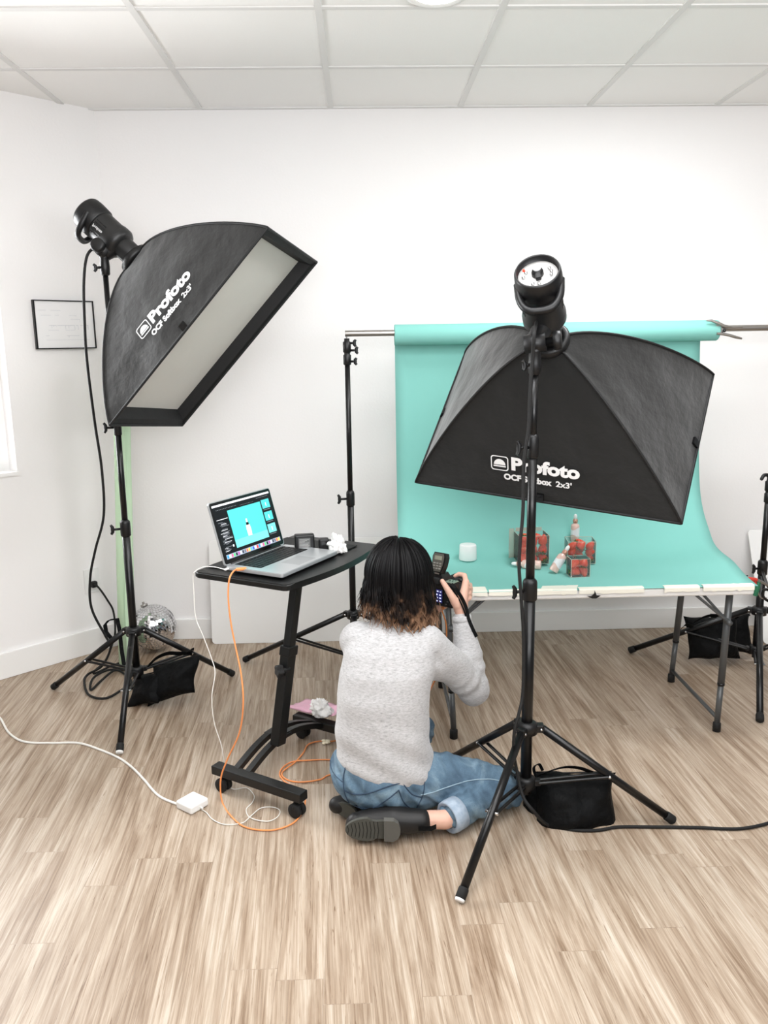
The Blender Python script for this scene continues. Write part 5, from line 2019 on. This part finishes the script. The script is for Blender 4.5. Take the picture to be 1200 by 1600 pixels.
def lock(phi, t0, zend, r_, lay, seed, kink=1.0, seg=7):
    pts_, rr_ = [], []
    cx_, sx_2 = math.cos(phi), math.sin(phi)
    n1 = 9
    for k in range(n1+1):
        th = t0+(PI/2-t0)*k/n1
        e_ = Vector((cx_*math.sin(th)*(.102+lay), sx_2*math.sin(th)*(.108+lay), math.cos(th)*(.117+lay)))
        pts_.append(hc+e_)
        rr_.append(r_*(0.35+0.65*min(1, k/4)))
    n2 = 11
    z0 = hc.z
    ph = random.uniform(0, 6.28)
    fr = random.uniform(.9, 1.5)
    for k in range(1, n2+1):
        u = k/n2
        z_ = z0+(zend-z0)*u
        flare = 1+0.20*u**1.1
        wv_ = math.sin(ph+u*2*PI*fr)*0.012*u*kink
        rad = Vector((cx_*(.100+lay)*flare, sx_2*(.108+lay)*(1+0.03*u), 0))
        tang = Vector((-sx_2, cx_, 0))
        pts_.append(Vector((hc.x, hc.y, z_))+rad+tang*wv_*1.3+Vector((cx_, sx_2, 0))*(wv_*.7))
        rr_.append(r_*(1-0.92*u**2.2))
    # inward or outward flick at the tip
    fl_ = random.uniform(-1, 1)
    pts_.append(pts_[-1]+Vector((cx_, sx_2, 0))*0.012*fl_+Vector((-sx_2, cx_, 0))*random.uniform(-.012, .012)+Vector((0, 0, -.006)))
    rr_.append(.0005)
    g.tube(pts_, rr_, seg)


def zend_for(phi):
    # longer towards her right side (image right), shorter at left
    x_ = math.cos(phi)
    return 0.632-0.030*x_


for i in range(330):
    phi = random.uniform(0, 2*PI)
    d = (phi-fa+PI) % (2*PI)-PI
    if abs(d) < R(58):
        continue
    lock(phi, random.uniform(0.02, .5), zend_for(phi)+random.uniform(-.018, .04), random.uniform(.006, .0115), random.uniform(-.006, .003), i, random.uniform(.6, 1.4))
for i in range(240):
    phi = random.uniform(0, 2*PI)
    d = (phi-fa+PI) % (2*PI)-PI
    if abs(d) < R(52):
        continue
    lock(phi, random.uniform(0.02, .6), zend_for(phi)+random.uniform(-.03, .05), random.uniform(.0012, .0024), random.uniform(.001, .009), i, random.uniform(.6, 1.7), 5)
g.build('hair', M_hair, per)

# ------------------------------------------------------------------ camera in her hands
kt = thing('camera', CC, 'black digital camera raised to her face, rear screen lit with settings', 'camera')
kb_ = MB().box((0, 0, -0.008), (0.140, 0.056, 0.090), KM, 0.012, 4)
kb_.build('body', M_blackp, kt)
MB().box((0.060, 0.030, -0.010), (0.030, 0.050, 0.084), KM, 0.012, 4).build('grip', M_rubber, kt)
pr = MB()
pv = [(-.034, -.030, .030), (.034, -.030, .030), (.030, .034, .028), (-.030, .034, .028), (-.019, -.026, .064), (.019, -.026, .064), (.014, .024, .060), (-.014, .024, .060)]
pr.add([KM @ Vector(p_) for p_ in pv], [(3, 2, 1, 0), (4, 5, 6, 7), (0, 1, 5, 4), (1, 2, 6, 5), (2, 3, 7, 6), (3, 0, 4, 7)])
pr.build('prism_hump', M_blackp, kt)
MB().box((0, -0.034, 0.040), (0.036, 0.014, 0.024), KM, 0.005).build('eyecup', M_rubber, kt)
MB().box((0, 0.0, 0.066), (0.020, 0.022, 0.004), KM, 0.001).build('hot_shoe', M_blackp, kt)
tp = MB().box((0.047, -0.004, 0.0375), (0.038, 0.034, 0.003), KM, 0.001).build('top_display', mat('lcd_olive', (118, 130, 116), .15), kt)
g = MB()
for k in range(5):
    g.box((0.036+0.0055*k, 0.004-(k % 2)*.010, 0.0393), (0.0032, 0.0065, 0.0004), KM)
g.build('display_digits', M_darkgloss, tp)
MB().lathe([(0.010, 0), (0.011, 0.004), (0.009, 0.008), (0.004, .009)], KM @ Vector((0.060, 0.035, 0.033)), (0, 0, 1), 16).build('shutter_button', M_blackp, kt)
MB().lathe([(0.0125, 0), (0.0135, 0.003), (0.013, 0.009), (0.0, .010)], KM @ Vector((-0.050, -0.002, 0.036)), (0, 0, 1), 20).build('mode_dial', M_blackp, kt)
rs = MB().box((-0.008, -0.0285, -0.014), (0.074, 0.003, 0.052), KM, 0.001).build('rear_display', M_darkgloss, kt)
g = MB().use(em('camera_screen_blue', (34, 36, 92), .8))
KF = lambda x0, x1, z0, z1, d: [KM @ Vector(p_) for p_ in ((x0, -.0302-d, z0), (x1, -.0302-d, z0), (x1, -.0302-d, z1), (x0, -.0302-d, z1))]
g.add(KF(-.042, .026, -.037, .009, 0), [(0, 1, 2, 3)])
g.use(em('camera_screen_text', (214, 218, 250), .9))
random.seed(6)
for (x0, z0, w_, h_) in [(-.039, .0, .02, .006), (-.014, .0, .012, .006), (.004, .0, .008, .007), (.016, .0, .007, .005), (-.039, -.012, .012, .008), (-.022, -.012, .014, .008), (-.002, -.012, .010, .008), (.013, -.012, .010, .006), (-.039, -.023, .018, .007), (-.016, -.023, .012, .007), (.002, -.023, .008, .007), (.014, -.023, .009, .007), (-.039, -.034, .014, .006), (-.02, -.034, .014, .006), (-.001, -.034, .010, .006), (.014, -.034, .009, .006)]:
    g.add(KF(x0, x0+w_*.85, z0, z0+h_*.7, .0003), [(0, 1, 2, 3)])
g.build('screen_readout', None, rs)
for zz, xx in ((.022, .045), (.012, .047), (-.030, .046), (-.040, .040), (-.002, .038)):
    MB().lathe([(0.0042, 0), (0.0038, .002), (0, .0025)], KM @ Vector((xx, -.028, zz)), -CF_, 12).build('button', M_blackp, kt)
MB().lathe([(0.032, 0), (0.034, 0.006), (0.034, 0.05), (0.037, 0.052), (0.037, 0.09), (0.035, 0.10), (0.030, 0.101), (0.028, 0.094), (0, 0.092)], KM @ Vector((-0.005, 0.026, -0.006)), CF_, 32).build('lens', M_blackp, kt)
st = [A3(705, 912, 2.70), A3(713, 921, 2.695), A3(723, 937, 2.70), A3(729, 952, 2.70), A3(732, 966, 2.695), A3(738, 981, 2.69), A3(744.5, 995, 2.69)]
MB().ribbon(catmull(st, 5), (0.0052, 0.0015, 0.0025), .0009).build('strap', M_bag, kt)
MB().ribbon(catmull([A3(703, 914, 2.705), A3(711, 926, 2.70), A3(719, 940, 2.70), A3(725, 954, 2.698), A3(728, 963, 2.698), A3(731, 967, 2.694)], 5), (0.0022, 0.0006, 0.001), .0007).build('strap', M_bag, kt)
# radio trigger on the hot shoe
TM = frame(KM @ Vector((0.002, -0.008, 0.0985)), CX_, (CF_*math.cos(R(18))-Vector((0, 0, 1))*math.sin(R(18))), (Vector((0, 0, 1))*math.cos(R(18))+CF_*math.sin(R(18))))
tt = thing('flash_trigger', KM @ Vector((0, 0, .068)), 'black wireless flash trigger with buttons on top of the camera', 'flash trigger')
outl = [(-.018, -.036), (.018, -.036), (.025, -.01), (.027, .020), (.022, .034), (-.022, .034), (-.027, .020), (-.025, -.01)]
bmv = bmesh.new()
fcs = bmv.faces.new([bmv.verts.new((x, -.014, z_)) for x, z_ in outl])
ex = bmesh.ops.extrude_face_region(bmv, geom=[fcs])
for v_ in [q_ for q_ in ex['geom'] if isinstance(q_, bmesh.types.BMVert)]:
    v_.co.y = .016
bmesh.ops.bevel(bmv, geom=[e_ for e_ in bmv.edges if abs(e_.verts[0].co.y-e_.verts[1].co.y) < 1e-6], offset=.003, segments=2, affect='EDGES')
tc_ = MB().bm(bmv, TM).build('casing', M_blackp, tt)
g = MB().use(mat('trigger_face', (70, 68, 62), .4))
g.add([TM @ Vector((x*.86, -.0146, z_*.88)) for x, z_ in outl], [tuple(range(8))])
g.build('face_plate', None, tc_)
g = MB().use(mat('trigger_lcd', (120, 122, 108), .2))
g.box((0, -.0152, .015), (.030, .0012, .014), TM)
g.build('display', None, tc_)
for j in range(3):
    for k in range(3):
        MB().box((-.012+.012*k, -.0155, -.004-.009*j), (.0085, .0018, .0048), TM, .0006).build('button', mat('button_grey', (120, 118, 112), .4), tt)
MB().box((0, 0, -.0375), (.018, .018, .006), TM).build('shoe_foot', M_steel, tt)
